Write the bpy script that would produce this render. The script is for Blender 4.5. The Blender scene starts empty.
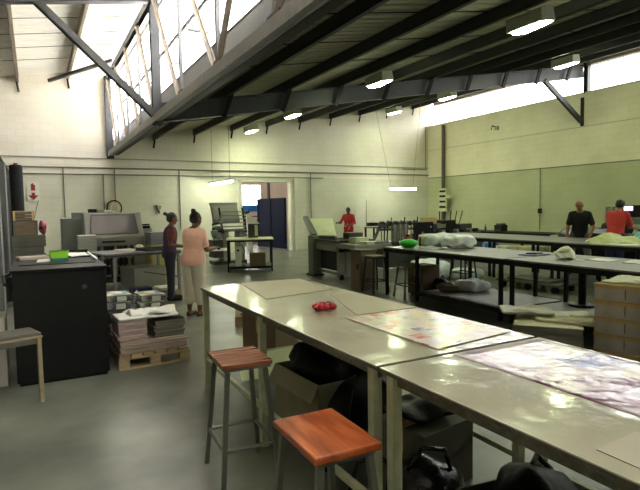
import bpy, bmesh, math, random
from mathutils import Vector, Matrix, Quaternion
random.seed(7)
PI = math.pi
R = math.radians
SC = bpy.context.scene
COL = SC.collection
V = Vector

# ------------------------------------------------------------------ materials
def lin(c):
    r = []
    for v in c:
        v /= 255.0
        r.append(v / 12.92 if v <= 0.04045 else ((v + 0.055) / 1.055) ** 2.4)
    return (r[0], r[1], r[2], 1.0)

def mat(name, c, rough=0.6, metal=0.0, vary=0.12, scale=6.0, bump=0.0, bscale=40.0, c2=None, stretch=None, spec=0.5):
    m = bpy.data.materials.new(name)
    m.use_nodes = True
    nt = m.node_tree
    b = nt.nodes['Principled BSDF']
    b.inputs['Roughness'].default_value = rough
    b.inputs['Metallic'].default_value = metal
    b.inputs['Specular IOR Level'].default_value = spec
    tc = nt.nodes.new('ShaderNodeTexCoord')
    mp = nt.nodes.new('ShaderNodeMapping')
    if stretch:
        mp.inputs['Scale'].default_value = stretch
    nt.links.new(tc.outputs['Object'], mp.inputs['Vector'])
    n = nt.nodes.new('ShaderNodeTexNoise')
    n.inputs['Scale'].default_value = scale
    n.inputs['Detail'].default_value = 5
    nt.links.new(mp.outputs['Vector'], n.inputs['Vector'])
    rp = nt.nodes.new('ShaderNodeValToRGB')
    a = lin(c)
    if c2 is None:
        lo = tuple(x * (1 - vary) for x in a[:3]) + (1,)
        hi = tuple(min(1, x * (1 + vary)) for x in a[:3]) + (1,)
    else:
        lo, hi = lin(c2), a
    rp.color_ramp.elements[0].position = 0.3
    rp.color_ramp.elements[1].position = 0.7
    rp.color_ramp.elements[0].color = lo
    rp.color_ramp.elements[1].color = hi
    nt.links.new(n.outputs['Fac'], rp.inputs['Fac'])
    nt.links.new(rp.outputs['Color'], b.inputs['Base Color'])
    if bump > 0:
        n2 = nt.nodes.new('ShaderNodeTexNoise')
        n2.inputs['Scale'].default_value = bscale
        n2.inputs['Detail'].default_value = 4
        nt.links.new(mp.outputs['Vector'], n2.inputs['Vector'])
        bp = nt.nodes.new('ShaderNodeBump')
        bp.inputs['Strength'].default_value = bump
        bp.inputs['Distance'].default_value = 0.02
        nt.links.new(n2.outputs['Fac'], bp.inputs['Height'])
        nt.links.new(bp.outputs['Normal'], b.inputs['Normal'])
    return m

def emis(name, c, s):
    m = bpy.data.materials.new(name)
    m.use_nodes = True
    nt = m.node_tree
    nt.nodes.clear()
    o = nt.nodes.new('ShaderNodeOutputMaterial')
    e = nt.nodes.new('ShaderNodeEmission')
    e.inputs['Color'].default_value = (c[0], c[1], c[2], 1)
    e.inputs['Strength'].default_value = s
    nt.links.new(e.outputs[0], o.inputs['Surface'])
    return m

def glass_pane(name):
    m = bpy.data.materials.new(name)
    m.use_nodes = True
    nt = m.node_tree
    nt.nodes.clear()
    o = nt.nodes.new('ShaderNodeOutputMaterial')
    t = nt.nodes.new('ShaderNodeBsdfTransparent')
    t.inputs['Color'].default_value = (0.93, 0.95, 0.94, 1)
    g = nt.nodes.new('ShaderNodeBsdfGlossy')
    g.inputs['Roughness'].default_value = 0.05
    x = nt.nodes.new('ShaderNodeMixShader')
    x.inputs['Fac'].default_value = 0.06
    nt.links.new(t.outputs[0], x.inputs[1])
    nt.links.new(g.outputs[0], x.inputs[2])
    nt.links.new(x.outputs[0], o.inputs['Surface'])
    return m

def wall_mat(name, up, low, zsplit, course=0.2):
    """painted blockwork: two paint colours above and below a line, faint courses"""
    m = bpy.data.materials.new(name)
    m.use_nodes = True
    nt = m.node_tree
    L = nt.links.new
    b = nt.nodes['Principled BSDF']
    b.inputs['Roughness'].default_value = 0.62
    b.inputs['Specular IOR Level'].default_value = 0.3
    tc = nt.nodes.new('ShaderNodeTexCoord')
    sp = nt.nodes.new('ShaderNodeSeparateXYZ')
    L(tc.outputs['Object'], sp.inputs[0])
    ad = nt.nodes.new('ShaderNodeMath'); ad.operation = 'ADD'
    L(sp.outputs['X'], ad.inputs[0]); L(sp.outputs['Y'], ad.inputs[1])
    cb = nt.nodes.new('ShaderNodeCombineXYZ')
    L(ad.outputs[0], cb.inputs['X']); L(sp.outputs['Z'], cb.inputs['Y'])
    br = nt.nodes.new('ShaderNodeTexBrick')
    br.inputs['Scale'].default_value = 1.0
    br.inputs['Brick Width'].default_value = 0.42
    br.inputs['Row Height'].default_value = course
    br.inputs['Mortar Size'].default_value = 0.006
    br.inputs['Mortar Smooth'].default_value = 0.3
    br.inputs['Color1'].default_value = (1, 1, 1, 1)
    br.inputs['Color2'].default_value = (0.965, 0.965, 0.965, 1)
    br.inputs['Mortar'].default_value = (0.86, 0.86, 0.86, 1)
    L(cb.outputs[0], br.inputs['Vector'])
    gt = nt.nodes.new('ShaderNodeMath'); gt.operation = 'GREATER_THAN'
    gt.inputs[1].default_value = zsplit
    L(sp.outputs['Z'], gt.inputs[0])
    mx = nt.nodes.new('ShaderNodeMixRGB')
    mx.inputs['Color1'].default_value = lin(low)
    mx.inputs['Color2'].default_value = lin(up)
    L(gt.outputs[0], mx.inputs['Fac'])
    n = nt.nodes.new('ShaderNodeTexNoise')
    n.inputs['Scale'].default_value = 0.9
    n.inputs['Detail'].default_value = 7
    L(tc.outputs['Object'], n.inputs['Vector'])
    rp = nt.nodes.new('ShaderNodeValToRGB')
    rp.color_ramp.elements[0].position = 0.3
    rp.color_ramp.elements[0].color = (0.88, 0.87, 0.84, 1)
    rp.color_ramp.elements[1].position = 0.62
    rp.color_ramp.elements[1].color = (1, 1, 1, 1)
    L(n.outputs['Fac'], rp.inputs['Fac'])
    m1 = nt.nodes.new('ShaderNodeMixRGB'); m1.blend_type = 'MULTIPLY'; m1.inputs['Fac'].default_value = 1
    L(mx.outputs[0], m1.inputs['Color1']); L(br.outputs['Color'], m1.inputs['Color2'])
    m2 = nt.nodes.new('ShaderNodeMixRGB'); m2.blend_type = 'MULTIPLY'; m2.inputs['Fac'].default_value = 1
    L(m1.outputs[0], m2.inputs['Color1']); L(rp.outputs[0], m2.inputs['Color2'])
    L(m2.outputs[0], b.inputs['Base Color'])
    bp = nt.nodes.new('ShaderNodeBump'); bp.inputs['Strength'].default_value = 0.35; bp.inputs['Distance'].default_value = 0.01
    L(br.outputs['Fac'], bp.inputs['Height']); bp.invert = True
    L(bp.outputs['Normal'], b.inputs['Normal'])
    return m

def print_mat(name, base, inks, bw, rh, rough, amount=0.55, bump=0.0, seedx=0.0, fill=0.5, lo=.42, hi=.58):
    """printed proof sheet: page rectangles on paper, blotches of ink inside them"""
    m = bpy.data.materials.new(name)
    m.use_nodes = True
    nt = m.node_tree
    L = nt.links.new
    b = nt.nodes['Principled BSDF']
    b.inputs['Roughness'].default_value = rough
    tc = nt.nodes.new('ShaderNodeTexCoord')
    mp = nt.nodes.new('ShaderNodeMapping')
    mp.inputs['Location'].default_value = (seedx, seedx * 0.7, 0)
    L(tc.outputs['Object'], mp.inputs['Vector'])
    v = nt.nodes.new('ShaderNodeTexVoronoi')
    v.distance = 'CHEBYCHEV'
    v.inputs['Scale'].default_value = 1.0 / bw
    v.inputs['Randomness'].default_value = 0.35
    L(mp.outputs[0], v.inputs['Vector'])
    s = nt.nodes.new('ShaderNodeSeparateColor')
    L(v.outputs['Color'], s.inputs[0])
    rp = nt.nodes.new('ShaderNodeValToRGB')
    rp.color_ramp.interpolation = 'CONSTANT'
    els = rp.color_ramp.elements
    els[0].position = 0.0; els[0].color = lin(inks[0])
    els[1].position = 1.0 / len(inks); els[1].color = lin(inks[1])
    for i in range(2, len(inks)):
        e = els.new(i / len(inks)); e.color = lin(inks[i])
    L(s.outputs[0], rp.inputs['Fac'])
    lt = nt.nodes.new('ShaderNodeMath'); lt.operation = 'LESS_THAN'; lt.inputs[1].default_value = fill
    L(v.outputs['Distance'], lt.inputs[0])
    n = nt.nodes.new('ShaderNodeTexNoise'); n.inputs['Scale'].default_value = rh; n.inputs['Detail'].default_value = 3
    L(mp.outputs[0], n.inputs['Vector'])
    r2 = nt.nodes.new('ShaderNodeValToRGB')
    r2.color_ramp.elements[0].position = lo; r2.color_ramp.elements[0].color = (0, 0, 0, 1)
    r2.color_ramp.elements[1].position = hi; r2.color_ramp.elements[1].color = (amount, amount, amount, 1)
    L(n.outputs['Fac'], r2.inputs['Fac'])
    mu = nt.nodes.new('ShaderNodeMath'); mu.operation = 'MULTIPLY'
    L(lt.outputs[0], mu.inputs[0]); L(r2.outputs[0], mu.inputs[1])
    mx = nt.nodes.new('ShaderNodeMixRGB')
    mx.inputs['Color1'].default_value = lin(base)
    L(mu.outputs[0], mx.inputs['Fac']); L(rp.outputs[0], mx.inputs['Color2'])
    L(mx.outputs[0], b.inputs['Base Color'])
    if bump:
        n2 = nt.nodes.new('ShaderNodeTexNoise'); n2.inputs['Scale'].default_value = 9; n2.inputs['Detail'].default_value = 3
        n2.inputs['Distortion'].default_value = 1.0
        L(mp.outputs[0], n2.inputs['Vector'])
        bp = nt.nodes.new('ShaderNodeBump'); bp.inputs['Strength'].default_value = bump; bp.inputs['Distance'].default_value = 0.02
        L(n2.outputs['Fac'], bp.inputs['Height']); L(bp.outputs['Normal'], b.inputs['Normal'])
    return m

def wood_mat(name, c, c2, plank=0.0, rough=0.35):
    m = mat(name, c, rough, c2=c2, scale=5.0, stretch=(14, 1.2, 6), bump=0.08, bscale=8)
    return m

M = {}
M['floor'] = mat('floor_concrete', (124, 127, 113), 0.34, c2=(74, 76, 69), scale=1.5, bump=0.06, bscale=4)
M['wall'] = wall_mat('wall_paint', (228, 221, 208), (208, 208, 190), 2.72)
M['wallr'] = wall_mat('wall_paint_green', (230, 224, 198), (190, 194, 158), 2.78)
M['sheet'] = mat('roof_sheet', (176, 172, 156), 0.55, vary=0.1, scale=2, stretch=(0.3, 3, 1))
M['sheetl'] = mat('lit_roof_sheet', (240, 237, 230), 0.55, vary=0.05, scale=2, stretch=(0.3, 3, 1))  # lighter copy of the roof sheet, bounced daylight put into its colour
M['rooftop'] = mat('roof_top_zinc', (225, 222, 216), 0.6, vary=0.05)
M['steel'] = mat('dark_steel_paint', (56, 56, 61), 0.5, vary=0.15, scale=8)
M['purlin'] = mat('purlin_paint', (46, 45, 44), 0.55, vary=0.15, scale=8)
M['lsteel'] = mat('grey_steel_paint', (128, 126, 128), 0.5, vary=0.1, scale=8)
M['bsteel'] = mat('primer_steel', (140, 126, 112), 0.55, vary=0.15, scale=8)
M['gutter'] = mat('gutter_grey', (62, 62, 62), 0.5, vary=0.15, scale=3)
M['black'] = mat('black_paint', (14, 14, 14), 0.5, vary=0.2, scale=10, spec=.25)
M['blackm'] = mat('black_metal', (36, 36, 36), 0.4, vary=0.2, scale=12, metal=0.3)
M['cream'] = mat('cream_painted_steel', (176, 178, 146), 0.5, vary=0.18, scale=10)
M['top'] = mat('table_sheet', (188, 186, 164), 0.11, c2=(170, 169, 148), scale=2.5, bump=0.22, bscale=6)
M['topedge'] = mat('table_board_edge', (92, 88, 70), 0.6, vary=0.35, scale=30)
M['card'] = mat('card_sheet', (186, 180, 154), 0.5, vary=0.05, scale=3)
M['gcard'] = mat('grey_card', (176, 170, 154), 0.5, vary=0.05, scale=3)
M['paper'] = mat('white_paper', (222, 221, 214), 0.6, vary=0.06, scale=12)
M['paper2'] = mat('cream_paper', (205, 200, 170), 0.6, vary=0.08, scale=12)
M['newsp'] = mat('pale_newsprint', (182, 164, 152), 0.7, c2=(150, 136, 124), scale=6, stretch=(1, 1, 40))
M['kraft'] = mat('kraft_card', (190, 162, 104), 0.7, vary=0.12, scale=8)
M['lilac'] = mat('carton_grey', (194, 187, 178), 0.7, c2=(166, 160, 150), scale=8)
M['carton'] = mat('brown_carton', (104, 88, 66), 0.75, vary=0.12, scale=5)
M['carton_d'] = mat('grey_brown_carton', (74, 73, 58), 0.75, vary=0.15, scale=5)
M['carton_g'] = mat('pale_carton', (138, 130, 102), 0.75, vary=0.12, scale=5)
M['palletw'] = mat('pallet_wood', (176, 154, 116), 0.75, c2=(132, 114, 86), scale=6, stretch=(1, 8, 8))
M['palletg'] = mat('grey_pallet_wood', (140, 132, 110), 0.75, c2=(106, 98, 82), scale=6, stretch=(1, 8, 8))
M['stoolw'] = mat('varnished_slats', (164, 104, 68), 0.25, c2=(92, 48, 30), scale=3.2, stretch=(1.0, 14, 4), bump=0.05, bscale=6)
M['stooln'] = mat('varnished_pine', (176, 92, 44), 0.25, c2=(122, 54, 24), scale=2.4, stretch=(7, 1.2, 3), bump=0.04, bscale=5)
M['stoolmetal'] = mat('brushed_steel_leg', (112, 114, 104), 0.35, metal=0.6, vary=0.1)
M['bench'] = mat('weathered_board', (92, 88, 78), 0.6, vary=0.25, scale=5, stretch=(1, 8, 1))
M['benchedge'] = mat('light_edge_wood', (150, 134, 104), 0.6, vary=0.2, scale=14)
M['mgrey'] = mat('machine_grey', (142, 142, 130), 0.42, vary=0.08, scale=3)
M['mgreen'] = mat('machine_green_grey', (118, 132, 118), 0.42, vary=0.08, scale=3)
M['mpale'] = mat('pale_green_cover', (196, 206, 158), 0.45, vary=0.05, scale=3)
M['mdark'] = mat('machine_dark', (62, 64, 62), 0.42, vary=0.15, scale=5)
M['steelb'] = mat('bright_steel', (176, 178, 170), 0.25, metal=0.8, vary=0.08)
M['window'] = mat('smoked_window', (98, 92, 92), 0.16, vary=0.06, scale=2)
M['cab'] = mat('grey_cabinet', (108, 112, 102), 0.45, vary=0.08)
M['bluedoor'] = mat('navy_door', (16, 24, 44), 0.7, vary=0.08, spec=.08)
M['blueband'] = mat('bright_blue_paint', (20, 118, 210), 0.5, vary=0.05)
M['annex'] = mat('annex_plaster', (222, 202, 188), 0.7, vary=0.05)
M['lime'] = mat('lime_plastic', (140, 205, 40), 0.3, vary=0.06)
M['green'] = mat('green_plastic', (56, 190, 60), 0.3, vary=0.06)
M['tealp'] = mat('teal_plastic', (52, 120, 118), 0.3, vary=0.06)
M['pinkp'] = mat('dusty_pink', (158, 72, 92), 0.6, vary=0.15, scale=20)
M['red'] = mat('red_paint', (140, 36, 34), 0.5, vary=0.1)
M['woodbox'] = mat('brown_crate_wood', (122, 104, 80), 0.7, c2=(98, 82, 66), scale=6, stretch=(1, 1, 14))
M['tray'] = mat('grey_brown_tray', (84, 82, 72), 0.6, vary=0.2, scale=7)
M['skin'] = mat('brown_skin', (112, 72, 54), 0.5, vary=0.06)
M['skin2'] = mat('light_brown_skin', (156, 108, 80), 0.5, vary=0.06)
M['skin3'] = mat('deep_brown_skin', (76, 50, 40), 0.5, vary=0.06)
M['hair'] = mat('black_hair', (24, 20, 20), 0.5, vary=0.3, scale=60, bump=0.4, bscale=120)
M['pinkt'] = mat('salmon_knit', (242, 192, 172), 0.85, vary=0.06, scale=30)
M['coral'] = mat('coral_strap', (246, 106, 92), 0.7, vary=0.05)
M['capri'] = mat('pale_khaki_cloth', (214, 208, 190), 0.85, vary=0.06, scale=14)
M['navyt'] = mat('navy_shirt', (48, 42, 84), 0.85, c2=(92, 56, 72), scale=6)
M['rust'] = mat('rust_sleeve', (122, 62, 58), 0.85, vary=0.1)
M['navyj'] = mat('dark_trousers', (38, 40, 50), 0.85, vary=0.15)
M['redt'] = mat('red_cloth', (208, 66, 62), 0.85, vary=0.08, scale=10)
M['redd'] = mat('deep_red_cloth', (176, 34, 40), 0.85, c2=(150, 30, 36), scale=10)
M['blackt'] = mat('black_cloth', (22, 22, 24), 0.9, vary=0.2, scale=20)
M['greyj'] = mat('grey_jeans', (96, 98, 100), 0.85, vary=0.2, scale=10)
M['bluej'] = mat('navy_work_trousers', (40, 44, 96), 0.85, vary=0.1)
M['vinyl'] = mat('grey_vinyl', (82, 86, 92), 0.25, vary=0.2, scale=6, bump=.3, bscale=9)
M['bag'] = mat('black_bag', (9, 9, 10), 0.5, vary=0.3, scale=14, bump=0.3, bscale=16, spec=.2)
M['bagshine'] = mat('black_patent_bag', (14, 14, 15), 0.22, vary=0.2, scale=14, bump=0.5, bscale=18)
M['plast'] = mat('clear_plastic_wrap', (240, 240, 238), 0.28, c2=(192, 206, 220), scale=7, bump=0.7, bscale=14)
M['clothg'] = mat('pale_lime_cloth', (206, 214, 160), 0.8, vary=0.06, scale=12)
M['teal'] = mat('aqua_wrap', (112, 184, 188), 0.5, vary=0.1, scale=10, bump=0.4, bscale=16)
M['bluebook'] = mat('dark_blue_cover', (34, 42, 74), 0.5, vary=0.15)
M['scr'] = mat('crimson_cloth', (168, 34, 52), 0.8, vary=0.35, scale=70)
M['scr2'] = mat('pink_flecks', (206, 140, 140), 0.8, vary=0.2, scale=60)
M['wtop'] = mat('worktop_grey', (98, 99, 87), 0.34, vary=0.1, scale=4)
M['wshelf'] = mat('shelf_grey', (118, 120, 110), 0.45, vary=0.12, scale=4)
M['conduit'] = mat('painted_conduit', (150, 148, 132), 0.5, vary=0.08)
M['conduitd'] = mat('grey_conduit', (112, 110, 100), 0.5, vary=0.1)
M['brownpipe'] = mat('brown_pipe', (82, 74, 62), 0.5, vary=0.15)
M['panel'] = mat('cream_panel', (198, 198, 164), 0.5, vary=0.05)
M['cecol'] = mat('machine_beige_green', (160, 164, 134), 0.45, vary=0.05)
M['white'] = mat('white_enamel', (208, 208, 194), 0.4, vary=0.04)
M['lampbody'] = mat('lamp_housing', (178, 182, 160), 0.45, vary=0.05)
M['glass'] = glass_pane('window_glass')
M['lamp'] = emis('lamp_lens', (0.90, 1.0, 0.60), 36.0)
M['tube'] = emis('tube_glow', (0.98, 1.0, 0.80), 26.0)
M['screen'] = emis('screen_glow', (0.72, 0.66, 1.0), .7)
M['proof1'] = print_mat('page_proofs', (222, 212, 204), [(206, 186, 140), (150, 120, 176), (232, 146, 76), (180, 190, 140), (100, 90, 156), (230, 208, 70), (206, 66, 44), (206, 182, 200)], 0.115, 14, 0.2, 0.9, bump=.2, seedx=3.1, fill=0.38, lo=.36, hi=.60)
M['proof2'] = print_mat('floral_proofs', (238, 226, 238), [(226, 204, 232), (240, 232, 240), (222, 220, 120), (88, 92, 184), (238, 196, 222), (212, 192, 226), (238, 234, 200), (120, 48, 100)], 0.20, 6, 0.16, 0.9, bump=.28, seedx=2.3, fill=0.75, lo=.40, hi=.55)
M['bookc1'] = print_mat('book_covers', (196, 196, 182), [(62, 122, 120), (196, 176, 80), (100, 110, 104), (46, 58, 60), (200, 200, 190)], 0.10, 9, 0.5, .95, seedx=5, fill=.8, lo=.3, hi=.5)
M['pinkpage'] = mat('pink_page_edges', (184, 160, 158), 0.7, c2=(168, 148, 144), scale=8, stretch=(1, 1, 60))
M['greypage'] = mat('grey_page_edges', (130, 124, 112), 0.7, c2=(94, 90, 84), scale=8, stretch=(1, 1, 60))
M['yellowpage'] = mat('yellow_wrapped_pages', (196, 184, 116), 0.7, c2=(180, 168, 108), scale=8, stretch=(1, 1, 60))
M['bluepage'] = mat('grey_blue_pages', (140, 140, 152), 0.7, c2=(120, 122, 136), scale=8, stretch=(1, 1, 60))

# ------------------------------------------------------------------ mesh helper
class MB:
    def __init__(s):
        s.bm = bmesh.new()
        s.mi = 0
    def _add(s, verts, faces):
        vs = [s.bm.verts.new(v) for v in verts]
        for f in faces:
            try:
                fc = s.bm.faces.new([vs[i] for i in f])
                fc.material_index = s.mi
            except ValueError:
                pass
        return vs
    def box(s, x0, y0, z0, x1, y1, z1, rot=None, piv=None):
        vs = [V((x, y, z)) for z in (z0, z1) for y in (y0, y1) for x in (x0, x1)]
        if rot is not None:
            p = V(piv) if piv is not None else V(((x0 + x1) / 2, (y0 + y1) / 2, (z0 + z1) / 2))
            vs = [rot @ (v - p) + p for v in vs]
        s._add(vs, [(0, 2, 3, 1), (4, 5, 7, 6), (0, 1, 5, 4), (2, 6, 7, 3), (0, 4, 6, 2), (1, 3, 7, 5)])
        return s
    def bar(s, p, q, w, h=None, up=(0, 0, 1)):
        """rectangular bar between two points"""
        h = h or w
        p, q = V(p), V(q)
        d = (q - p).normalized()
        u = V(up)
        a = d.cross(u)
        if a.length < 1e-4:
            a = d.cross(V((1, 0, 0)))
        a.normalize()
        b = a.cross(d).normalized()
        vs = []
        for c in (p, q):
            for i, j in ((-1, -1), (1, -1), (1, 1), (-1, 1)):
                vs.append(c + a * (i * w / 2) + b * (j * h / 2))
        s._add(vs, [(0, 3, 2, 1), (4, 5, 6, 7), (0, 1, 5, 4), (1, 2, 6, 5), (2, 3, 7, 6), (3, 0, 4, 7)])
        return s
    def ibeam(s, p, q, w, h, t=0.02, up=(0, 0, 1)):
        p, q = V(p), V(q)
        d = (q - p).normalized()
        a = d.cross(V(up)).normalized()
        b = a.cross(d).normalized()
        s.bar(p + b * (h / 2 - t / 2), q + b * (h / 2 - t / 2), w, t, up)
        s.bar(p - b * (h / 2 - t / 2), q - b * (h / 2 - t / 2), w, t, up)
        s.bar(p, q, t, h - 2 * t, up)
        return s
    def cyl(s, p, q, r, r2=None, seg=12):
        r2 = r if r2 is None else r2
        p, q = V(p), V(q)
        d = (q - p).normalized()
        a = d.orthogonal().normalized()
        b = d.cross(a)
        vs = []
        for c, rr in ((p, r), (q, r2)):
            for i in range(seg):
                t = 2 * PI * i / seg
                vs.append(c + (a * math.cos(t) + b * math.sin(t)) * rr)
        fs = [(i, (i + 1) % seg, seg + (i + 1) % seg, seg + i) for i in range(seg)]
        fs += [tuple(range(seg - 1, -1, -1)), tuple(range(seg, 2 * seg))]
        s._add(vs, fs)
        return s
    def tube(s, pts, r, seg=8):
        for a, b in zip(pts[:-1], pts[1:]):
            s.cyl(a, b, r, seg=seg)
        for p in pts[1:-1]:
            s.ell(p, (r, r, r), n=6)
        return s
    def ell(s, c, r, rot=None, n=12):
        c = V(c)
        vs = [V((0, 0, r[2]))]
        for i in range(1, n):
            th = PI * i / n
            for j in range(2 * n):
                ph = PI * j / n
                vs.append(V((r[0] * math.sin(th) * math.cos(ph), r[1] * math.sin(th) * math.sin(ph), r[2] * math.cos(th))))
        vs.append(V((0, 0, -r[2])))
        if rot is not None:
            vs = [rot @ v for v in vs]
        vs = [v + c for v in vs]
        k = 2 * n
        fs = [(0, 1 + j, 1 + (j + 1) % k) for j in range(k)]
        for i in range(n - 2):
            o = 1 + i * k
            fs += [(o + j, o + k + j, o + k + (j + 1) % k, o + (j + 1) % k) for j in range(k)]
        o = 1 + (n - 2) * k
        fs += [(o + j, len(vs) - 1, o + (j + 1) % k) for j in range(k)]
        s._add(vs, fs)
        return s
    def cap(s, p, q, r, r2=None, seg=12):
        """tapered capsule"""
        r2 = r if r2 is None else r2
        p, q = V(p), V(q)
        d = (q - p).normalized()
        a = d.orthogonal().normalized()
        b = d.cross(a)
        prof = [(p - d * r, 0.02 * r)]
        for k in (-60, -30, 0):
            prof.append((p + d * (r * math.sin(R(k))), r * math.cos(R(k))))
        for k in (0, 30, 60):
            prof.append((q + d * (r2 * math.sin(R(k))), r2 * math.cos(R(k))))
        prof.append((q + d * r2, 0.02 * r2))
        s.rings([[c + (a * math.cos(2 * PI * i / seg) + b * math.sin(2 * PI * i / seg)) * rr for i in range(seg)] for c, rr in prof])
        return s
    def rings(s, rings, cap=True):
        n = len(rings[0])
        vs = [v for r in rings for v in r]
        fs = []
        for k in range(len(rings) - 1):
            o = k * n
            fs += [(o + i, o + (i + 1) % n, o + n + (i + 1) % n, o + n + i) for i in range(n)]
        if cap:
            fs += [tuple(range(n - 1, -1, -1)), tuple(range(len(vs) - n, len(vs)))]
        s._add(vs, fs)
        return s
    def lathe(s, c, prof, seg=20):
        c = V(c)
        s.rings([[c + V((r * math.cos(2 * PI * i / seg), r * math.sin(2 * PI * i / seg), z)) for i in range(seg)] for r, z in prof])
        return s
    def prism(s, poly, axis, a, b):
        """poly = 2D points; axis 'x','y','z' extruded a..b.  x: (y,z)  y: (x,z)  z: (x,y)"""
        def P(u, v, w):
            return V((w, u, v)) if axis == 'x' else (V((u, w, v)) if axis == 'y' else V((u, v, w)))
        n = len(poly)
        vs = [P(u, v, a) for u, v in poly] + [P(u, v, b) for u, v in poly]
        fs = [tuple(range(n - 1, -1, -1)), tuple(range(n, 2 * n))] + [(i, (i + 1) % n, n + (i + 1) % n, n + i) for i in range(n)]
        s._add(vs, fs)
        return s
    def build(s, name, m, parent=None, bevel=0.0, smooth=False, loc=None, rot=None):
        bmesh.ops.recalc_face_normals(s.bm, faces=s.bm.faces)
        me = bpy.data.meshes.new(name)
        s.bm.to_mesh(me)
        s.bm.free()
        for k in (m if isinstance(m, (list, tuple)) else [m]):
            me.materials.append(k)
        if smooth:
            for p in me.polygons:
                p.use_smooth = True
        o = bpy.data.objects.new(name, me)
        COL.objects.link(o)
        if parent is not None:
            o.parent = parent
        if loc is not None:
            o.location = loc
        if rot is not None:
            o.rotation_euler = rot
        if bevel > 0:
            b = o.modifiers.new('Bevel', 'BEVEL')
            b.width = bevel
            b.segments = 2
            b.limit_method = 'ANGLE'
        return o

def tag(o, label, cat, group=None):
    o['label'] = label
    o['category'] = cat
    if group:
        o['group'] = group
    return o

def thing(name, label, cat, loc=(0, 0, 0), rz=0.0, group=None):
    o = bpy.data.objects.new(name, None)
    o.empty_display_size = 0.2
    COL.objects.link(o)
    o.location = loc
    o.rotation_euler = (0, 0, rz)
    return tag(o, label, cat, group)

def struct(o):
    o['kind'] = 'structure'
    return o

def copy_thing(o, label, loc, rz=None, group=None):
    def rec(a, par):
        c = a.copy()
        COL.objects.link(c)
        if par is not None:
            c.parent = par
        for ch in a.children:
            rec(ch, c)
        return c
    c = rec(o, None)
    c.location = loc
    if rz is not None:
        c.rotation_euler = (0, 0, rz)
    c['label'] = label
    if group:
        c['group'] = group
    return c

def crumple(o, amt, seed=0, sub=0):
    """push the vertices of a mesh about a little, for cloth, bags and crumpled wrap"""
    rnd = random.Random(seed)
    from mathutils import noise
    for v in o.data.vertices:
        n = noise.noise_vector(v.co * 7.0 + V((seed * 3.1, seed * 1.7, seed)))
        v.co += n * amt
    return o

# ------------------------------------------------------------------ building constants
XR, XL, YB, YF = 15.1, -10.7, 18.0, -6.0
XT = 2.21                       # truss plane
SL = 0.17                       # roof slope
def zs_r(x): return 3.83 + SL * (x - XT)          # right bay sheet underside
def zs_l(x): return 5.97 + SL * (x - XT)          # left bay sheet underside
YFR = 10.7                      # frame line

# ------------------------------------------------------------------ room shell
b = MB(); b.box(XL - .2, YF - .2, -0.12, XR + .2, YB + 0.1, 0); struct(b.build('floor', M['floor']))
b = MB(); b.box(0, 18.1, -0.12, 16, 27, 0.0); struct(b.build('annex_floor', M['floor']))
# back wall with a doorway 6.5..8.55 x 0..2.6
b = MB()
def wall_poly(xa, xb, z0, f):
    b.prism([(xa, z0), (xb, z0), (xb, f(xb)), (xa, f(xa))], 'y', YB, YB + 0.2)
DX0, DX1, DZ = 6.52, 8.55, 2.6
wall_poly(XL - .2, XT, 0, zs_l)
wall_poly(XT, DX0, 0, zs_r)
b.prism([(DX0, DZ), (DX1, DZ), (DX1, zs_r(DX1)), (DX0, zs_r(DX0))], 'y', YB, YB + 0.2)
wall_poly(DX1, XR + .2, 0, zs_r)
struct(b.build('wall_back', M['wall']))
b = MB(); b.box(XR, YF, 0, XR + 0.22, YB + .2, 5.0); struct(b.build('wall_right', M['wallr']))
b = MB(); b.prism([(XL - .2, 0), (XL, 0), (XL, zs_l(XL)), (XL - .2, zs_l(XL - .2))], 'y', YF, YB + .2); struct(b.build('wall_left', M['wall']))
b = MB()
b.prism([(XL - .2, 0), (XT, 0), (XT, zs_l(XT)), (XL - .2, zs_l(XL - .2))], 'y', YF - .2, YF)
b.prism([(XT, 0), (XR + .2, 0), (XR + .2, zs_r(XR + .2)), (XT, zs_r(XT))], 'y', YF - .2, YF)
struct(b.build('wall_front', M['wall']))
# roof sheets: corrugated underside
def sheet(name, xa, xb, f, thick, under='sheet', dep=.028):
    b = MB()
    step = 0.19
    ys = []
    y = YF - .2
    while y < YB + .3:
        ys += [(y, 0), (y + step * .55, 0), (y + step * .6, dep), (y + step * .95, dep)]
        y += step
    for lo in (0.0,):
        top, bot = [], []
        vs = []
        for yy, dz in ys:
            vs += [V((xa, yy, f(xa) + dz)), V((xb, yy, f(xb) + dz)), V((xa, yy, f(xa) + dz + thick)), V((xb, yy, f(xb) + dz + thick))]
        fs = []
        for i in range(len(ys) - 1):
            o = 4 * i
            fs += [(o, o + 4, o + 5, o + 1), (o + 2, o + 3, o + 7, o + 6), (o, o + 2, o + 6, o + 4), (o + 1, o + 5, o + 7, o + 3)]
        fs += [(0, 1, 3, 2), (4 * (len(ys) - 1), 4 * (len(ys) - 1) + 2, 4 * (len(ys) - 1) + 3, 4 * (len(ys) - 1) + 1)]
        vv = [b.bm.verts.new(v) for v in vs]
        for k, f4 in enumerate(fs):
            fc = b.bm.faces.new([vv[i] for i in f4])
            fc.material_index = 1 if (k < len(fs) - 2 and k % 4 == 1) else 0
    return struct(b.build(name, [M[under], M['rooftop']]))
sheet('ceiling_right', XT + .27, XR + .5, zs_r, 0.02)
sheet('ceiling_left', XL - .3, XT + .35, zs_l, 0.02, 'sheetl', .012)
# the neighbouring roof beyond the wall with windows, seen only as bounced light
b = MB(); b.prism([(XR + .5, 3.7), (XR + 14, 6.2), (XR + 14, 6.25), (XR + .5, 3.75)], 'y', YF - 1, YB + 1); struct(b.build('roof_beyond', M['gutter']))

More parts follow.
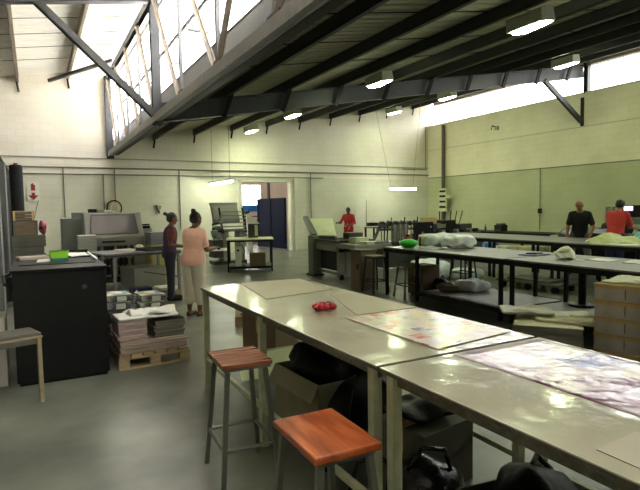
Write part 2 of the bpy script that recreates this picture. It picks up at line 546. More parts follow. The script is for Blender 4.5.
# clerestory window on the right: panes, mullions, lintel
struct_w = MB(); struct_w.box(XR + .10, YF, 5.0, XR + .115, YB, 5.82); struct(struct_w.build('window_1', M['glass']))
b = MB(); b.box(XR - .02, YF, 5.80, XR + .2, YB - .35, 5.96)
struct(b.build('window_1_lintel', M['bsteel']))
b = MB()
for y in (15.6, 8.3, 5.2, 2.1):
    b.box(XR + .07, y - .012, 5.0, XR + .14, y + .012, 5.82)
b.box(XR - .03, YF, 4.97, XR + .2, YB, 5.01)
struct(b.build('window_1_frame', M['wallr']))
# north light glazing behind the truss
XG = 2.55
b = MB(); b.box(XG, YF, 4.03, XG + .012, YB, 5.86); struct(b.build('window_2', M['glass']))
b = MB()
b.box(XG - .04, YF, 4.80, XG - .005, YB, 4.86)
b.box(XG - .05, YF, 5.80, XG + .05, YB, 5.90)
b.box(XG - .04, YF, 4.022, XG + .04, YB, 4.06)
struct(b.build('window_2_frame', M['steel']))
# valley gutter
b = MB(); b.prism([(2.29, 3.36), (2.52, 4.04), (2.62, 4.04), (2.62, 4.02), (2.55, 4.02), (2.33, 3.36)], 'y', YF + .01, YB - .01)
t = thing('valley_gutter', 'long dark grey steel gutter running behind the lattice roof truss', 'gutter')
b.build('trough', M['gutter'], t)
MB().box(2.345, YF + .01, 3.34, 2.47, YB - .01, 3.36).box(2.455, YF + .01, 3.36, 2.47, YB - .01, 3.78).build('soffit_strip', M['black'], t)  # black strips along the gutter underside, darker than the trough

# ------------------------------------------------------------------ roof truss
t = thing('roof_truss', 'tall lattice roof truss of grey and brown bars below the bright glazing', 'truss', (XT, 0, 0))
zb, zt = 3.30, 5.74
MB().bar((-.03, YF, zb), (-.03, YB, zb), .10, .012).bar((-.075, YF, zb + .05), (-.075, YB, zb + .05), .012, .15).bar((.05, YF, zb + .05), (.05, YB, zb + .05), .012, .12).build('bottom_chord', M['lsteel'], t)
MB().bar((0, YF, zt), (0, YB, zt), .12, .012).bar((-.05, YF, zt - .06), (-.05, YB, zt - .06), .012, .12).bar((.05, YF, zt - .06), (.05, YB, zt - .06), .012, .12).build('top_chord', M['steel'], t)
nodes = [16.0, 14.2, 12.45, YFR, 8.75, 6.8, 4.95, 3.1, 1.2, -.7, -2.6, -4.5]
for k, y in enumerate(nodes):
    if y != YFR:
        MB().bar((.0, y, zb), (.0, y, zt), .05, .07, up=(0, 1, 0)).build('upright_bar', M['lsteel'], t)
        MB().box(-.03, y - .16, zb, -.015, y + .16, zb + .2).build('gusset_plate', M['gutter'], t)
ext = [17.8] + nodes
for a, c in zip(ext[:-1], ext[1:]):
    if a > 6.9:
        p, q = (-.03, a - .03, zt - .05), (-.03, c + .05, zb + .08)
    else:
        p, q = (-.03, c + .03, zt - .05), (-.03, a - .05, zb + .08)
    MB().bar(p, q, .012, .075, up=(1, 0, 0)).bar((p[0] + .03, p[1], p[2]), (q[0] + .03, q[1], q[2]), .05, .012, up=(1, 0, 0)).build('diagonal_bar', M['bsteel'], t)
for y in nodes[:9]:
    MB().bar((0, y - .5, 4.32), (.33, y - .5, 4.32), .06, .03).build('glazing_strut', M['lsteel'], t)

for y, w in ((YFR, .16), (YB - .12, .2)):
    MB().ibeam((0, y, zb - .08), (0, y, zt + .02), w, .16, .018, up=(0, 1, 0)).build('post', M['steel'], t)

# rafters (I beams on the frame line) and braces
def zr(x): return zs_r(x) - .20 - .18
t = thing('rafter', 'deep dark steel rafter crossing the hall under the purlins to the wall with windows', 'beam', (0, YFR, 0))
MB().ibeam((XT + .1, 0, zr(XT + .1)), (XR, 0, zr(XR)), .16, .36, .022).build('beam', M['steel'], t)
PX = [3.58 + 1.333 * k for k in range(9)]
for x in PX:
    MB().bar((x + .12, -.13, zs_r(x) - .12), (x - .06, -.11, zr(x) - .24), .05, .09).build('fly_brace', M['black'], t)
t = thing('rafter', 'dark steel rafter high under the pale ceiling of the bay beside the truss', 'beam', (0, YFR, 0))
MB().ibeam((XT - .1, 0, zs_l(XT) - .32), (XL, 0, zs_l(XL) - .32), .16, .22, .022).build('beam', M['steel'], t)
t = thing('rafter', 'dark steel rafter over the near end of the hall', 'beam', (0, 1.0, 0))
MB().ibeam((XT + .1, 0, zr(XT + .1)), (XR, 0, zr(XR)), .16, .36, .022).build('beam', M['steel'], t)
bp = V((XT - .06, YFR, 3.42)); bq = V((.02, YFR, 5.42))
tag(MB().ibeam((0, 0, 0), bq - bp, .12, .17, .016, up=(0, 1, 0)).build('knee_brace', M['gutter'], loc=bp), 'long grey steel brace slanting up from the truss foot to the pale ceiling', 'brace')
t = thing('knee_brace', 'dark steel knee brace propping the rafter off the wall with windows', 'brace', (XR, YFR, 0))
MB().bar((-.05, 0, 4.12), (-1.75, 0, zr(13.4) - .16), .09, .14).build('strut', M['steel'], t)
MB().box(-.03, -.05, 3.98, 0, .05, 4.85).build('wall_plate', M['black'], t)
tag(MB().ibeam((0, 0, 0), (0, 0, .95), .16, .14, .018, up=(0, 1, 0)).build('window_post', M['gutter'], loc=(XR + .0, YFR - .14, 4.98)), 'short grey steel post standing on the wall top inside the long window', 'post')
tag(MB().bar((0, 0, 0), (-1.5, 1.9, -.28), .07, .09).build('roof_brace', M['steel'], loc=(XT - .15, 15.6, 5.66)), 'dark angle brace from the truss top out to the ceiling by the back wall', 'brace')

# purlins
ordn = ['first', 'second', 'third', 'fourth', 'fifth', 'sixth', 'seventh', 'eighth', 'ninth']
for k, x in enumerate(PX):
    t = thing('purlin', ordn[k] + ' dark ceiling purlin counted from the lattice truss towards the long window', 'purlin', (x, 0, zs_r(x)), 0, 'purlins under the dark roof bay')
    MB().box(-.035, YF, -.2, -.022, YB, -.005).box(-.035, YF, -.2, .04, YB, -.186).box(-.035, YF, -.018, .04, YB, -.004).build('channel', M['purlin'], t)
    MB().bar((.02, YB - .08, -.18), (-.02, YB - .04, -.46), .03, .05).build('wall_cleat', M['black'], t)
for k, x in enumerate((1.1, -.24, -1.58, -2.92, -4.26, -5.6)):
    t = thing('purlin', ordn[k] + ' ceiling purlin from the truss in the pale bay beside the mesh fence', 'purlin', (x, 0, zs_l(x)), 0, 'purlins under the pale roof bay')
    MB().box(-.035, YF, -.2, -.022, YB, -.005).box(-.035, YF, -.2, .04, YB, -.186).box(-.035, YF, -.018, .04, YB, -.004).build('channel', M['bsteel'], t)
    MB().bar((-.02, YB - .08, -.18), (.02, YB - .04, -.48), .03, .05).build('wall_cleat', M['black'], t)
# insulation wires under the sheets
b = MB()
for y in (3.2, 4.6, 6.0, 7.4, 8.8, 12.2, 13.8, 15.4):
    b.bar((XT + .9, y, zs_r(XT + .9) - .012), (XR, y, zs_r(XR) - .012), .012, .012)
struct(b.build('trim_1', M['black']))
b = MB()
for y in (11.4, 12.8, 13.9, 15.0, 16.2):
    b.bar((XL, y, zs_l(XL) - .012), (XT, y, zs_l(XT) - .012), .012, .012)
struct(b.build('trim_2', M['conduitd']))

# ------------------------------------------------------------------ lamps
def fixture(lab, x, y, grp):
    z = zs_r(x) - .21
    t = thing('ceiling_lamp', lab, 'lamp', (x, y, z), 0, grp)
    t.rotation_euler = (0, -math.atan(SL), 0)
    MB().prism([(-.15, -.19), (.15, -.19), (.13, 0), (-.13, 0)], 'y', -.32, .32).build('housing', M['lampbody'], t, bevel=.01)
    MB().prism([(-.30, -.192), (.26, -.192), (.22, -.235), (-.26, -.21)], 'x', -.12, .12).build('diffuser', M['lamp'], t)
    return t
G1, G2 = 'ceiling lamps in the row nearer the truss', 'ceiling lamps in the row nearer the long window'
for y, lab in ((5.5, 'largest lit ceiling lamp in view, boxed, over the black worktables'), (9.35, 'lit boxed ceiling lamp just in front of the deep rafter'), (13.6, 'lit boxed ceiling lamp just behind the deep rafter'), (16.8, 'small lit ceiling lamp at the back wall end nearer the truss'), (1.6, 'ceiling lamp over the near end of the hall')):
    fixture(lab, 6.5, y, G1)
for y, lab in ((9.1, 'lit boxed ceiling lamp in front of the knee brace'), (13.5, 'lit ceiling lamp beyond the rafter beside the long window'), (16.4, 'dim ceiling lamp at the back wall nearer the long window'), (5.0, 'ceiling lamp over the folded cloths by the long window')):
    fixture(lab, 12.1, y, G2)
t = thing('hanging_lamp', 'glowing tube lamp hung on two wires beside the open doorway', 'lamp', (5.36, 16.6, 2.45))
MB().box(-.07, -1.15, .0, .07, 1.15, .05).build('reflector', M['white'], t)
MB().cyl((0, -1.12, -.03), (0, 1.12, -.03), .035).build('tube', M['tube'], t)
for y in (-.9, .9):
    MB().cyl((0, y, .05), (0, y, zs_r(5.36) - 2.45), .006, seg=6).build('wire', M['conduitd'], t)
t = thing('hanging_lamp', 'glowing tube lamp hung on slanting wires before the back wall corner', 'lamp', (12.63, 16.5, 2.29))
MB().box(-.62, -.06, .0, .62, .06, .05).build('reflector', M['white'], t)
MB().cyl((-.6, 0, -.03), (.6, 0, -.03), .035).build('tube', M['tube'], t)
for a, c in ((-.6, -1.1), (.45, 1.1)):
    MB().cyl((a, 0, .05), (c, .3, zs_r(12.63 + c) - 2.31), .006, seg=6).build('wire', M['conduitd'], t)

# ------------------------------------------------------------------ services on the walls
b = MB()
b.bar((XL, YB - .02, 3.22), (XR, YB - .02, 3.22), .03, .025)
struct(b.build('trim_3', M['conduit']))
b = MB(); b.cyl((XL, YB - .04, 2.92), (XR, YB - .04, 2.92), .022, seg=8); struct(b.build('trim_4', M['conduitd']))
b = MB(); b.cyl((XL, YB - .04, 2.72), (9.9, YB - .04, 2.72), .018, seg=8); struct(b.build('trim_5', M['conduitd']))
b = MB(); b.box(XR - .015, YF, 2.77, XR, YB, 2.80); struct(b.build('trim_6', M['conduitd']))
b = MB(); b.box(XR - .01, YF, 3.95, XR, YB, 3.965); struct(b.build('trim_7', M['conduit']))
def conduit(lab, x, z0, z1, x2=None):
    tag(MB().cyl((0, 0, z0), ((x2 or x) - x, 0, z1), .016, seg=8).build('conduit', M['conduitd'], loc=(x, YB - .03, 0)), lab, 'conduit', 'thin conduits down the back wall')
conduit('thin vertical conduit on the back wall beside the red arrow sign', .85, 1.2, 2.9)
conduit('thin conduit down the back wall above the grey cabinet', 1.98, 1.5, 2.72)
conduit('thin conduit dropping to the cable coil on the back wall', 2.32, 1.8, 2.9)
conduit('thin vertical conduit on the back wall behind the two women', 4.37, .9, 2.92)
conduit('vertical conduit beside the doorway under the hanging tube lamp', 9.35, 0.1, 2.9)
t = thing('box_conduit', 'thin square conduit run high on the back wall near the corner', 'conduit', (0, YB - .03, 0))
MB().bar((13.7, 0, 3.15), (14.95, 0, 3.15), .02, .02).bar((14.95, 0, 3.15), (14.95, 0, 5.0), .02, .02).build('pipe', M['conduitd'], t)
tag(MB().cyl((0, 0, 0), (0, 0, 4.9), .07).build('drain_pipe', M['brownpipe'], loc=(XR - .12, 16.9, 0.0)), 'thick brown pipe running down the wall by the corner', 'pipe')
t = thing('switch_board', 'cream board with dark slots on the brown pipe near the corner', 'switchboard', (XR - .25, 16.75, 1.0))
MB().box(-.04, -.22, .35, .03, .22, 1.3).build('board', M['panel'], t)
for z in (.5, .72, .94, 1.14):
    MB().box(-.055, -.17, z, -.04, .17, z + .08).build('slot', M['black'], t)
MB().box(-.06, -.5, .9, .02, -.22, 1.02).build('side_box', M['panel'], t)
t = thing('power_socket', 'small dark socket with a cable on the pale green wall', 'socket', (XR - .02, 12.2, 1.3))
MB().box(-.04, -.06, -.02, .02, .06, .14).build('plate', M['black'], t)
MB().cyl((-.02, 0, 0), (-.02, 0, -.6), .01, seg=6).cyl((-.01, 0, .1), (-.01, 0, 1.47), .012, seg=6).build('cable', M['conduitd'], t)
t = thing('wall_bracket', 'small broken metal bracket stuck high on the wall under the long window', 'bracket', (XR - .02, 14.2, 4.45))
MB().cyl((0, 0, 0), (-.1, .05, .05), .02, seg=6).cyl((-.1, .05, .05), (-.1, .1, -.1), .015, seg=6).build('hook', M['black'], t)
MB().box(-.02, -.14, -.12, .02, .02, .02).build('plate', M['conduit'], t)
# arrow sign
t = thing('fire_sign', 'pale wall sign with a red extinguisher symbol above a red arrow', 'sign', (.02, YB - .02, 2.18))
MB().box(-.16, -.01, -.29, .16, .01, .29).build('plate', M['white'], t)
MB().box(-.055, -.02, .03, .055, -.011, .2).cyl((0, -.02, .2), (0, -.02, .245), .02, seg=8).box(-.06, -.02, .2, .02, -.011, .225).build('extinguisher_symbol', M['red'], t)
MB().prism([(-.045, -.03), (.045, -.03), (.045, -.11), (.14, -.11), (0, -.25), (-.14, -.11), (-.045, -.11)], 'y', -.02, -.011).build('arrow_symbol', M['red'], t)
# coil of cables and hook
t = thing('cable_coil', 'coil of dark and orange cables hung on the back wall over the grey machine', 'cable', (2.27, YB - .06, 1.66))
for k, (r, mm) in enumerate(((.22, 'black'), (.16, 'kraft'), (.12, 'white'))):
    pts = [(r * math.cos(a / 16 * PI * 2), -.02 * k, r * math.sin(a / 16 * PI * 2) * 1.1) for a in range(17)]
    MB().tube(pts, .022, seg=6).build('loop', M[mm], t)
t = thing('wall_hook', 'small grey triangular bracket on the back wall behind the dark-haired women', 'bracket', (3.66, YB - .03, 1.62))
MB().prism([(-.1, .12), (.1, .1), (.02, -.14)], 'y', -.02, .0).build('plate', M['steelb'], t)
MB().prism([(-.12, .12), (-.08, .12), (.03, -.16), (.0, -.16)], 'y', -.05, -.02).build('arm', M['black'], t)

# ------------------------------------------------------------------ doorway and the yard beyond
b = MB()
b.box(DX0 - .05, YB - .05, 0, DX0 + .06, YB + .22, DZ); b.box(DX1 - .06, YB - .05, 0, DX1 + .05, YB + .22, DZ); b.box(DX0 - .05, YB - .05, DZ - .06, DX1 + .05, YB + .22, DZ + .02)
struct(b.build('door_1_frame', M['wall']))
tag(MB().box(0, 0, 0, .42, .12, 2.7).build('door_pillar', M['wall'], loc=(DX1 + .08, YB - .12, 0)), 'white boxed pillar standing beside the doorway', 'pillar')
d = thing('door_1', 'tall navy blue door leaf swung open into the yard beyond', 'door', (DX1 - .12, YB + .3, 0), R(100))
struct(d)
MB().box(0, -.03, .04, 2.0, .03, 1.98).build('door_leaf', M['bluedoor'], d)
for x in (.02, .98, 1.9):
    MB().box(x, .03, .04, x + .08, .05, 1.98).build('stile', M['bluedoor'], d)
b = MB()
b.box(4, 25, 0, 16, 25.2, 1.78); b.box(4, 25, 2.77, 16, 25.2, 4.2); b.box(4, 25, 1.78, 8.7, 25.2, 2.77); b.box(10.15, 25, 1.78, 16, 25.2, 2.77)
struct(b.build('wall_annex', M['annex']))
b = MB(); b.box(8.7, 25.1, 1.78, 10.15, 25.11, 2.77); struct(b.build('window_3', M['glass']))
b = MB(); b.box(8.7, 24.97, 2.32, 10.15, 25.05, 2.36); b.box(9.55, 24.97, 2.36, 9.59, 25.05, 2.77); struct(b.build('window_3_frame', M['annex']))
b = MB(); b.box(8.6, 24.9, 1.45, 10.2, 24.99, 1.77); struct(b.build('trim_8', M['blueband']))
tag(MB().cyl((0, 0, 0), (0, 0, 4.0), .07).build('yard_post', M['brownpipe'], loc=(8.97, 21.2, 0)), 'rusty steel post seen above the navy door', 'post')
tag(MB().bar((0, 0, 0), (4, 0, .2), .06, .1).build('yard_beam', M['brownpipe'], loc=(7.2, 21.6, 2.72)), 'brown beam crossing the top of the doorway view', 'beam')
t = thing('storage_rack', 'dark rack of odds and ends below the bright blue band', 'rack', (9.1, 23.8, 0))
for x in (-1.0, 0, 1.0):
    MB().box(x - .03, -.03, 0, x + .03, .03, 1.3).box(x - .03, .5, 0, x + .03, .56, 1.3).build('upright', M['black'], t)
for z in (.3, .75, 1.2):
    MB().box(-1.03, -.03, z, 1.03, .56, z + .04).build('shelf', M['black'], t)
for x, z, w, h, mm in ((-.9, .34, .6, .3, 'carton'), (-.1, .34, .5, .34, 'mdark'), (-.7, .79, .5, .3, 'brownpipe'), (.1, .79, .7, .25, 'carton')):
    tag(MB().box(0, 0, 0, w, .4, h).build('storage_box', M[mm], loc=(9.1 + x, 23.82, z)), 'dim %s box on the rack beyond the doorway' % {('carton', -.9): 'brown low', ('mdark', -.1): 'black low', ('brownpipe', -.7): 'rust-brown middle', ('carton', .1): 'wide brown middle'}[(mm, x)], 'box', 'boxes on the yard rack')
tag(MB().box(0, 0, 0, .22, .06, 1.35).build('white_board', M['white'], loc=(7.35, 19.6, 0)), 'pale upright panel leaning just inside the yard behind the small table', 'panel')
b = MB(); b.prism([(4, 4.2), (16, 4.2), (16, 4.3), (4, 4.3)], 'y', 18.2, 25.2); b.box(3.8, 18.2, 0, 4.0, 25.2, 3.3); b.box(16, 18.2, 0, 16.2, 25.2, 4.3); struct(b.build('ceiling_annex', M['sheet']))  # unseen annex shell, side wall cut low to shape the daylight inside

# ================================================================== the long cream work tables
def main_table(lab, x0, x1, y0, y1, legys):
    t = thing('work_table', lab, 'table', (x0, y0, 0))
    w, l = x1 - x0, y1 - y0
    MB().box(0, 0, .866, w, l, .884).build('tabletop', M['topedge'], t, bevel=.003)
    MB().box(-.006, -.003, .884, w + .006, l - .003, .891).build('top_sheet', M['top'], t, bevel=.002)
    for y in legys:
        for x in (.03, w - .03):
            MB().box(x - .022, y - .022, 0, x + .022, y + .022, .866).build('leg', M['cream'], t)
    MB().box(.03, .03, .825, .05, l - .03, .866).box(w - .05, .03, .825, w - .03, l - .03, .866).build('apron', M['topedge'], t)
    for x in (.03, w - .03):
        MB().box(x - .015, .05, .24, x + .015, l - .05, .27).build('stretcher', M['cream'], t)
    for y in legys[2:] if y0 > 0 else legys[:1]:
        MB().box(.05, y - .015, .24, w - .05, y + .015, .27).build('stretcher', M['cream'], t)
    return t
main_table('long cream work table with the small crimson cloth lying on it', 1.235, 2.19, 1.80, 4.47, (.06, 1.35, 2.62))
main_table('cream work table lying under the large floral printed sheet', 1.235, 2.19, -.95, 1.775, (.1, 1.4, 2.67))

def sheet_on(name, lab, cat, poly, z, th, m, group=None, wav=0.0, seed=0):
    """a sheet of paper or board lying flat: polygon in world x,y"""
    cx = sum(p[0] for p in poly) / len(poly); cy = sum(p[1] for p in poly) / len(poly)
    if wav == 0:
        o = MB().prism([(x - cx, y - cy) for x, y in poly], 'z', 0, th).build(name, m, loc=(cx, cy, z))
    else:
        n = 26
        a, bb, c, d = [V((p[0] - cx, p[1] - cy, 0)) for p in poly]
        from mathutils import noise
        mb = MB(); top, bot = [], []
        for i in range(n + 1):
            for j in range(n + 1):
                u, v = i / n, j / n
                p = (a * (1 - u) + bb * u) * (1 - v) + (d * (1 - u) + c * u) * v
                h = max(0, noise.noise(V((p.x * 6 + seed, p.y * 6, seed)))) * wav
                top.append(V((p.x, p.y, th + h)))
                bot.append(V((p.x, p.y, 0)))
        N = (n + 1) ** 2
        fs = []
        for i in range(n):
            for j in range(n):
                o = i * (n + 1) + j
                fs += [(o, o + 1, o + n + 2, o + n + 1), (N + o, N + o + n + 1, N + o + n + 2, N + o + 1)]
        for i in range(n):
            for (p, q) in ((i, i + 1), (n * (n + 1) + i, n * (n + 1) + i + 1), (i * (n + 1), (i + 1) * (n + 1)), (i * (n + 1) + n, (i + 1) * (n + 1) + n)):
                fs.append((p, q, N + q, N + p))
        mb._add(top + bot, fs)
        o = mb.build(name, m, loc=(cx, cy, z), smooth=True)
    return tag(o, lab, cat, group)
ZT = .8915
sheet_on('card_sheet', 'pale cream board lying on the far end of the work table', 'card', [(1.47, 3.56), (2.10, 3.70), (2.175, 4.45), (1.60, 4.45)], ZT, .004, M['card'])
sheet_on('card_sheet', 'grey cream board at the far table side under the yellow-edged page proofs', 'card', [(1.72, 2.72), (2.18, 2.72), (2.18, 3.5), (1.98, 3.52)], ZT, .003, M['card'])
sheet_on('proof_sheet', 'printed sheet of small coloured page proofs beside the crimson cloth', 'print', [(1.61, 1.85), (2.165, 1.92), (2.175, 2.68), (1.61, 2.68)], ZT + .003, .002, M['proof1'])
sheet_on('proof_sheet', 'large pink and lilac floral printed sheet under crinkled clear film', 'print', [(1.63, .12), (2.175, .12), (2.165, 1.76), (1.615, 1.76)], ZT, .002, M['proof2'], wav=.006, seed=4)
sheet_on('card_sheet', 'grey card lying at the edge of the floral table, cut by the picture edge', 'card', [(1.285, .40), (1.60, .40), (1.50, .875), (1.30, .86)], ZT, .003, M['gcard'])
# crimson cloth
t = thing('cloth_scrap', 'small crumpled crimson cloth lying on the cream work table', 'cloth', (1.635, 2.98, ZT))
o = MB()
rnd = random.Random(3)
for k in range(11):
    a = k / 11 * 2 * PI
    o.ell((.048 * math.cos(a) * 1.25, .042 * math.sin(a), .02 + .008 * (k % 2)), (.026, .022, .018 + .006 * rnd.random()), n=8)
o.ell((0, 0, .014), (.035, .03, .014), n=8)
o = o.build('cloth', M['scr'], t, smooth=True); crumple(o, .006, 2)
o = MB()
for k in range(7):
    a = k / 7 * 2 * PI + .3
    o.ell((.05 * math.cos(a), .035 * math.sin(a), .044), (.013, .011, .006), n=6)
o.build('fleck', M['scr2'], t, smooth=True)

# ------------------------------------------------------------------ stools
def stool(lab, cx, cy, rz, sx, sy, seatm, slats, leg=M['stoolmetal'], h=.70, name='bar_stool', grp=None, nr=.012):
    t = thing(name, lab, 'stool', (cx, cy, 0), rz, grp)
    if slats:
        mb = MB()
        n = 6
        for k in range(n):
            a = -sy / 2 + sy * k / n
            mb.box(-sx / 2, a + .002, h - .026, sx / 2, a + sy / n - .002, h)
        mb.build('seat', seatm, t, bevel=.003)
        MB().box(-sx / 2 + .01, -sy / 2 + .01, h - .042, sx / 2 - .01, sy / 2 - .01, h - .027).build('seat_frame', leg, t)
    else:
        MB().box(-sx / 2, -sy / 2, h - .032, sx / 2, sy / 2, h).build('seat', seatm, t, bevel=.008)
        MB().box(-sx / 2 + .02, -sy / 2 + .02, h - .05, sx / 2 - .02, sy / 2 - .02, h - .033).build('seat_frame', leg, t)
    ix, iy, ox, oy = sx / 2 - .035, sy / 2 - .035, sx / 2 + .02, sy / 2 + .02
    zr_ = .22
    f = zr_ / h
    for a in (-1, 1):
        for c in (-1, 1):
            MB().bar((a * ix, c * iy, h - .05), (a * ox, c * oy, 0), .025, .025, up=(0, 1, 0)).build('leg', leg, t)
    rx, ry = ox + (ix - ox) * f, oy + (iy - oy) * f
    for a in (-1, 1):
        MB().cyl((a * rx, -ry, zr_), (a * rx, ry, zr_), nr, seg=8).build('rung', leg, t)
        MB().cyl((-rx, a * ry, zr_), (rx, a * ry, zr_), nr, seg=8).build('rung', leg, t)
    return t
stool('steel-legged stool with a dark slatted wooden seat at the cream table', 1.02, 2.905, R(-3), .29, .35, M['stoolw'], True)
stool('stool with a plain orange-brown pine board seat, cut by the picture edge', .945, 1.735, R(-1), .275, .385, M['stooln'], False)

# ------------------------------------------------------------------ cartons and bags under the tables
def carton(name, lab, loc, rz, w, d, h, m, flaps=False, tape=False, grp=None, cat='box'):
    t = thing(name, lab, cat, loc, rz, grp)
    if flaps:
        mb = MB()
        k = .006
        mb.box(-w / 2, -d / 2, 0, w / 2, d / 2, k).box(-w / 2, -d / 2, 0, -w / 2 + k, d / 2, h).box(w / 2 - k, -d / 2, 0, w / 2, d / 2, h)
        mb.box(-w / 2, -d / 2, 0, w / 2, -d / 2 + k, h).box(-w / 2, d / 2 - k, 0, w / 2, d / 2, h).build('body', m, t)
        MB().bar((-w / 2, 0, h), (-w / 2 - .06, 0, h - .11), d, .006, up=(1, 0, .3)).build('flap', m, t)
        MB().bar((w / 2, 0, h), (w / 2 + .09, 0, h - .06), d, .006, up=(1, 0, .3)).build('flap', m, t)
    else:
        MB().box(-w / 2, -d / 2, 0, w / 2, d / 2, h).build('body', m, t, bevel=.004)
        MB().box(-w / 2 - .001, -.03, h * .62, w / 2 + .001, .03, h + .001).build('tape', M['kraft'], t)
    return t
carton('cardboard_box', 'large brown carton under the far end of the cream table', (2.19, 4.98, 0), R(35), .76, .38, .56, M['carton'])
# boards lying on the stretchers
sheet_on('floor_board', 'pale green hardboard sheet lying on the rails under the cream table', 'board', [(1.30, 3.66), (2.12, 3.66), (2.12, 4.38), (1.5, 4.32)], .2715, .006, M['mpale'])
carton('open_carton', 'open pale carton stuffed with black bags under the cream table', (1.84, 3.29, 0), R(3), .56, .62, .40, M['carton_g'], flaps=True)
def bag(name, lab, loc, r, seed, m, strap=None, rz=0, cat='bag', extra=None, amt=.05):
    t = thing(name, lab, cat, loc, rz)
    mb = MB()
    mb.ell((0, 0, r[2]), r, n=18)
    for e in (extra or []):
        mb.ell(e[0], e[1], n=14)
    o = mb.build('body', m, t, smooth=True)
    crumple(o, amt, seed)
    zmin = min(v.co.z for v in o.data.vertices)
    for v in o.data.vertices:
        v.co.z = max(0.0, v.co.z - max(zmin, 0)) if v.co.z < 0.02 else v.co.z
    if strap:
        for s_ in strap:
            MB().tube(s_, .011, seg=8).build('strap', m, t, smooth=True)
    return t
bag('duffel_bag', 'black bag bulging out of the open pale carton', (1.85, 3.32, .27), (.28, .30, .17), 3, M['bag'], [[(-.1, -.05, .25), (0, 0, .33), (.12, .05, .24)]], extra=[((.06, -.08, .22), (.12, .12, .09))])
t = thing('backpack', 'black backpack leaning against the open pale carton', 'bag', (1.83, 2.83, 0))
o = MB().ell((0, 0, .24), (.27, .12, .24), n=18).build('body', M['bag'], t, smooth=True); crumple(o, .02, 8)
MB().ell((0, -.09, .14), (.16, .05, .11), n=12).build('front_pocket', M['bag'], t, smooth=True)
MB().tube([(-.12, -.06, .42), (-.2, -.14, .3), (-.18, -.14, .1)], .014).build('strap', M['bag'], t)
MB().tube([(.1, -.07, .43), (.2, -.14, .32), (.19, -.12, .12)], .014).build('strap', M['bag'], t)
MB().tube([(-.05, 0, .45), (0, 0, .5), (.05, 0, .45)], .012).build('handle', M['bag'], t)
t = thing('shoulder_strap', 'loop of black strap hanging to the floor behind the pine stool', 'strap', (1.47, 2.62, 0))
MB().tube([(0, .02, .34), (-.06, 0, .2), (-.06, -.02, .05), (-.02, -.03, .014), (.03, -.02, .05), (.04, 0, .22)], .014).build('band', M['bag'], t)
MB().box(.02, -.02, .20, .07, .02, .25).build('buckle', M['blackm'], t)
carton('cardboard_box', 'grey green carton standing under the floral print table', (1.90, 2.30, 0), R(10), .42, .36, .36, M['carton_d'])
bag('soft_bag', 'flat black bag lying on the grey green carton', (1.88, 2.32, .362), (.22, .17, .05), 11, M['bag'], [[(.05, -.15, .05), (.12, -.2, .07), (.18, -.12, .06)]], amt=.03)
t = bag('handbag', 'shiny black handbag with a long strap beside the pine stool', (1.63, 1.97, 0), (.20, .11, .165), 5, M['bagshine'], [[(-.12, 0, .27), (-.22, .04, .33), (-.32, .08, .30), (-.36, .1, .12)], [(-.1, -.04, .29), (-.03, -.05, .4), (.08, -.05, .38), (.12, -.04, .27)]], rz=R(-18), amt=.03)
for k in range(5):
    MB().ell((-.12 + .06 * k, -.105, .20 + .02 * (k % 2)), (.008, .005, .008), n=6).build('stud', M['steelb'], t)
MB().ell((0, -.085, .13), (.12, .04, .07), n=12).build('front_pocket', M['bagshine'], t, smooth=True)
carton('open_carton', 'dark open carton holding a black bag, lowest by the picture edge', (1.80, 1.46, 0), R(-8), .46, .44, .30, M['carton_d'], flaps=True)
bag('soft_bag', 'black bag heaped in the dark open carton', (1.80, 1.46, .2), (.20, .19, .12), 21, M['bag'], [[(-.05, 0, .24), (.03, .02, .29), (.1, 0, .22)]])

# ================================================================== the black cabinet and the clutter on it
t = thing('plan_chest', 'black box cabinet beside the loaded pallet, with clutter on top', 'cabinet', (-.195, 5.325, 0))
MB().box(0, 0, .03, .77, 1.75, 1.02).build('carcass', M['black'], t, bevel=.006)
MB().box(.02, .02, 0, .75, 1.73, .03).build('plinth', M['black'], t)
MB().box(-.012, -.012, 1.02, .782, 1.762, 1.045).build('top', M['black'], t, bevel=.004)
MB().cyl((.58, -.004, .86), (.58, .006, .86), .022, seg=16).build('lock', M['mdark'], t)
MB().box(-.05, .10, .76, -.005, .14, .98).build('handle', M['blackm'], t)
MB().tube([(-.01, .05, .88), (-.06, .03, .93), (-.07, .1, .99), (-.02, .2, 1.0)], .014).build('hose', M['blackm'], t)
ZC = 1.0465
sheet_on('glossy_sheet', 'dark glossy sheet lying on the black cabinet', 'sheet', [(-.15, 5.75), (.52, 5.7), (.54, 7.0), (-.12, 7.0)], ZC, .006, M['black'])
t = thing('shallow_tray', 'shallow black tray with a pale edge on the black cabinet', 'tray', (.21, 6.6, ZC + .007))
MB().box(-.02, -.2, 0, .34, .3, .012).build('base', M['black'], t)
MB().box(.33, -.75, 0, .35, .36, .022).build('pale_edge', M['paper'], t)
MB().box(-.03, .29, 0, .34, .31, .05).build('back_edge', M['black'], t)
t = thing('plastic_tub', 'lime green plastic tub on the black cabinet', 'tub', (.21, 6.02, ZC + .007))
MB().prism([(-.075, 0), (.075, 0), (.088, .105), (-.088, .105)], 'y', -.07, .07).build('body', M['lime'], t, bevel=.008)
MB().box(-.094, -.075, .095, .094, .075, .105).build('rim', M['lime'], t)
MB().box(-.08, -.078, .0, .08, -.071, .035).build('foot_band', M['tealp'], t)
sheet_on('paper_sheet', 'white paper lying at the back of the black cabinet', 'paper', [(.34, 6.3), (.53, 6.4), (.50, 6.9), (.30, 6.8)], ZC + .02, .004, M['paper'], wav=.03, seed=2)
sheet_on('paper_sheet', 'white paper lying in front of the brown pad on the black cabinet', 'paper', [(.0, 5.95), (.13, 5.95), (.12, 6.3), (.02, 6.3)], ZC + .007, .004, M['paper'], wav=.02, seed=6)
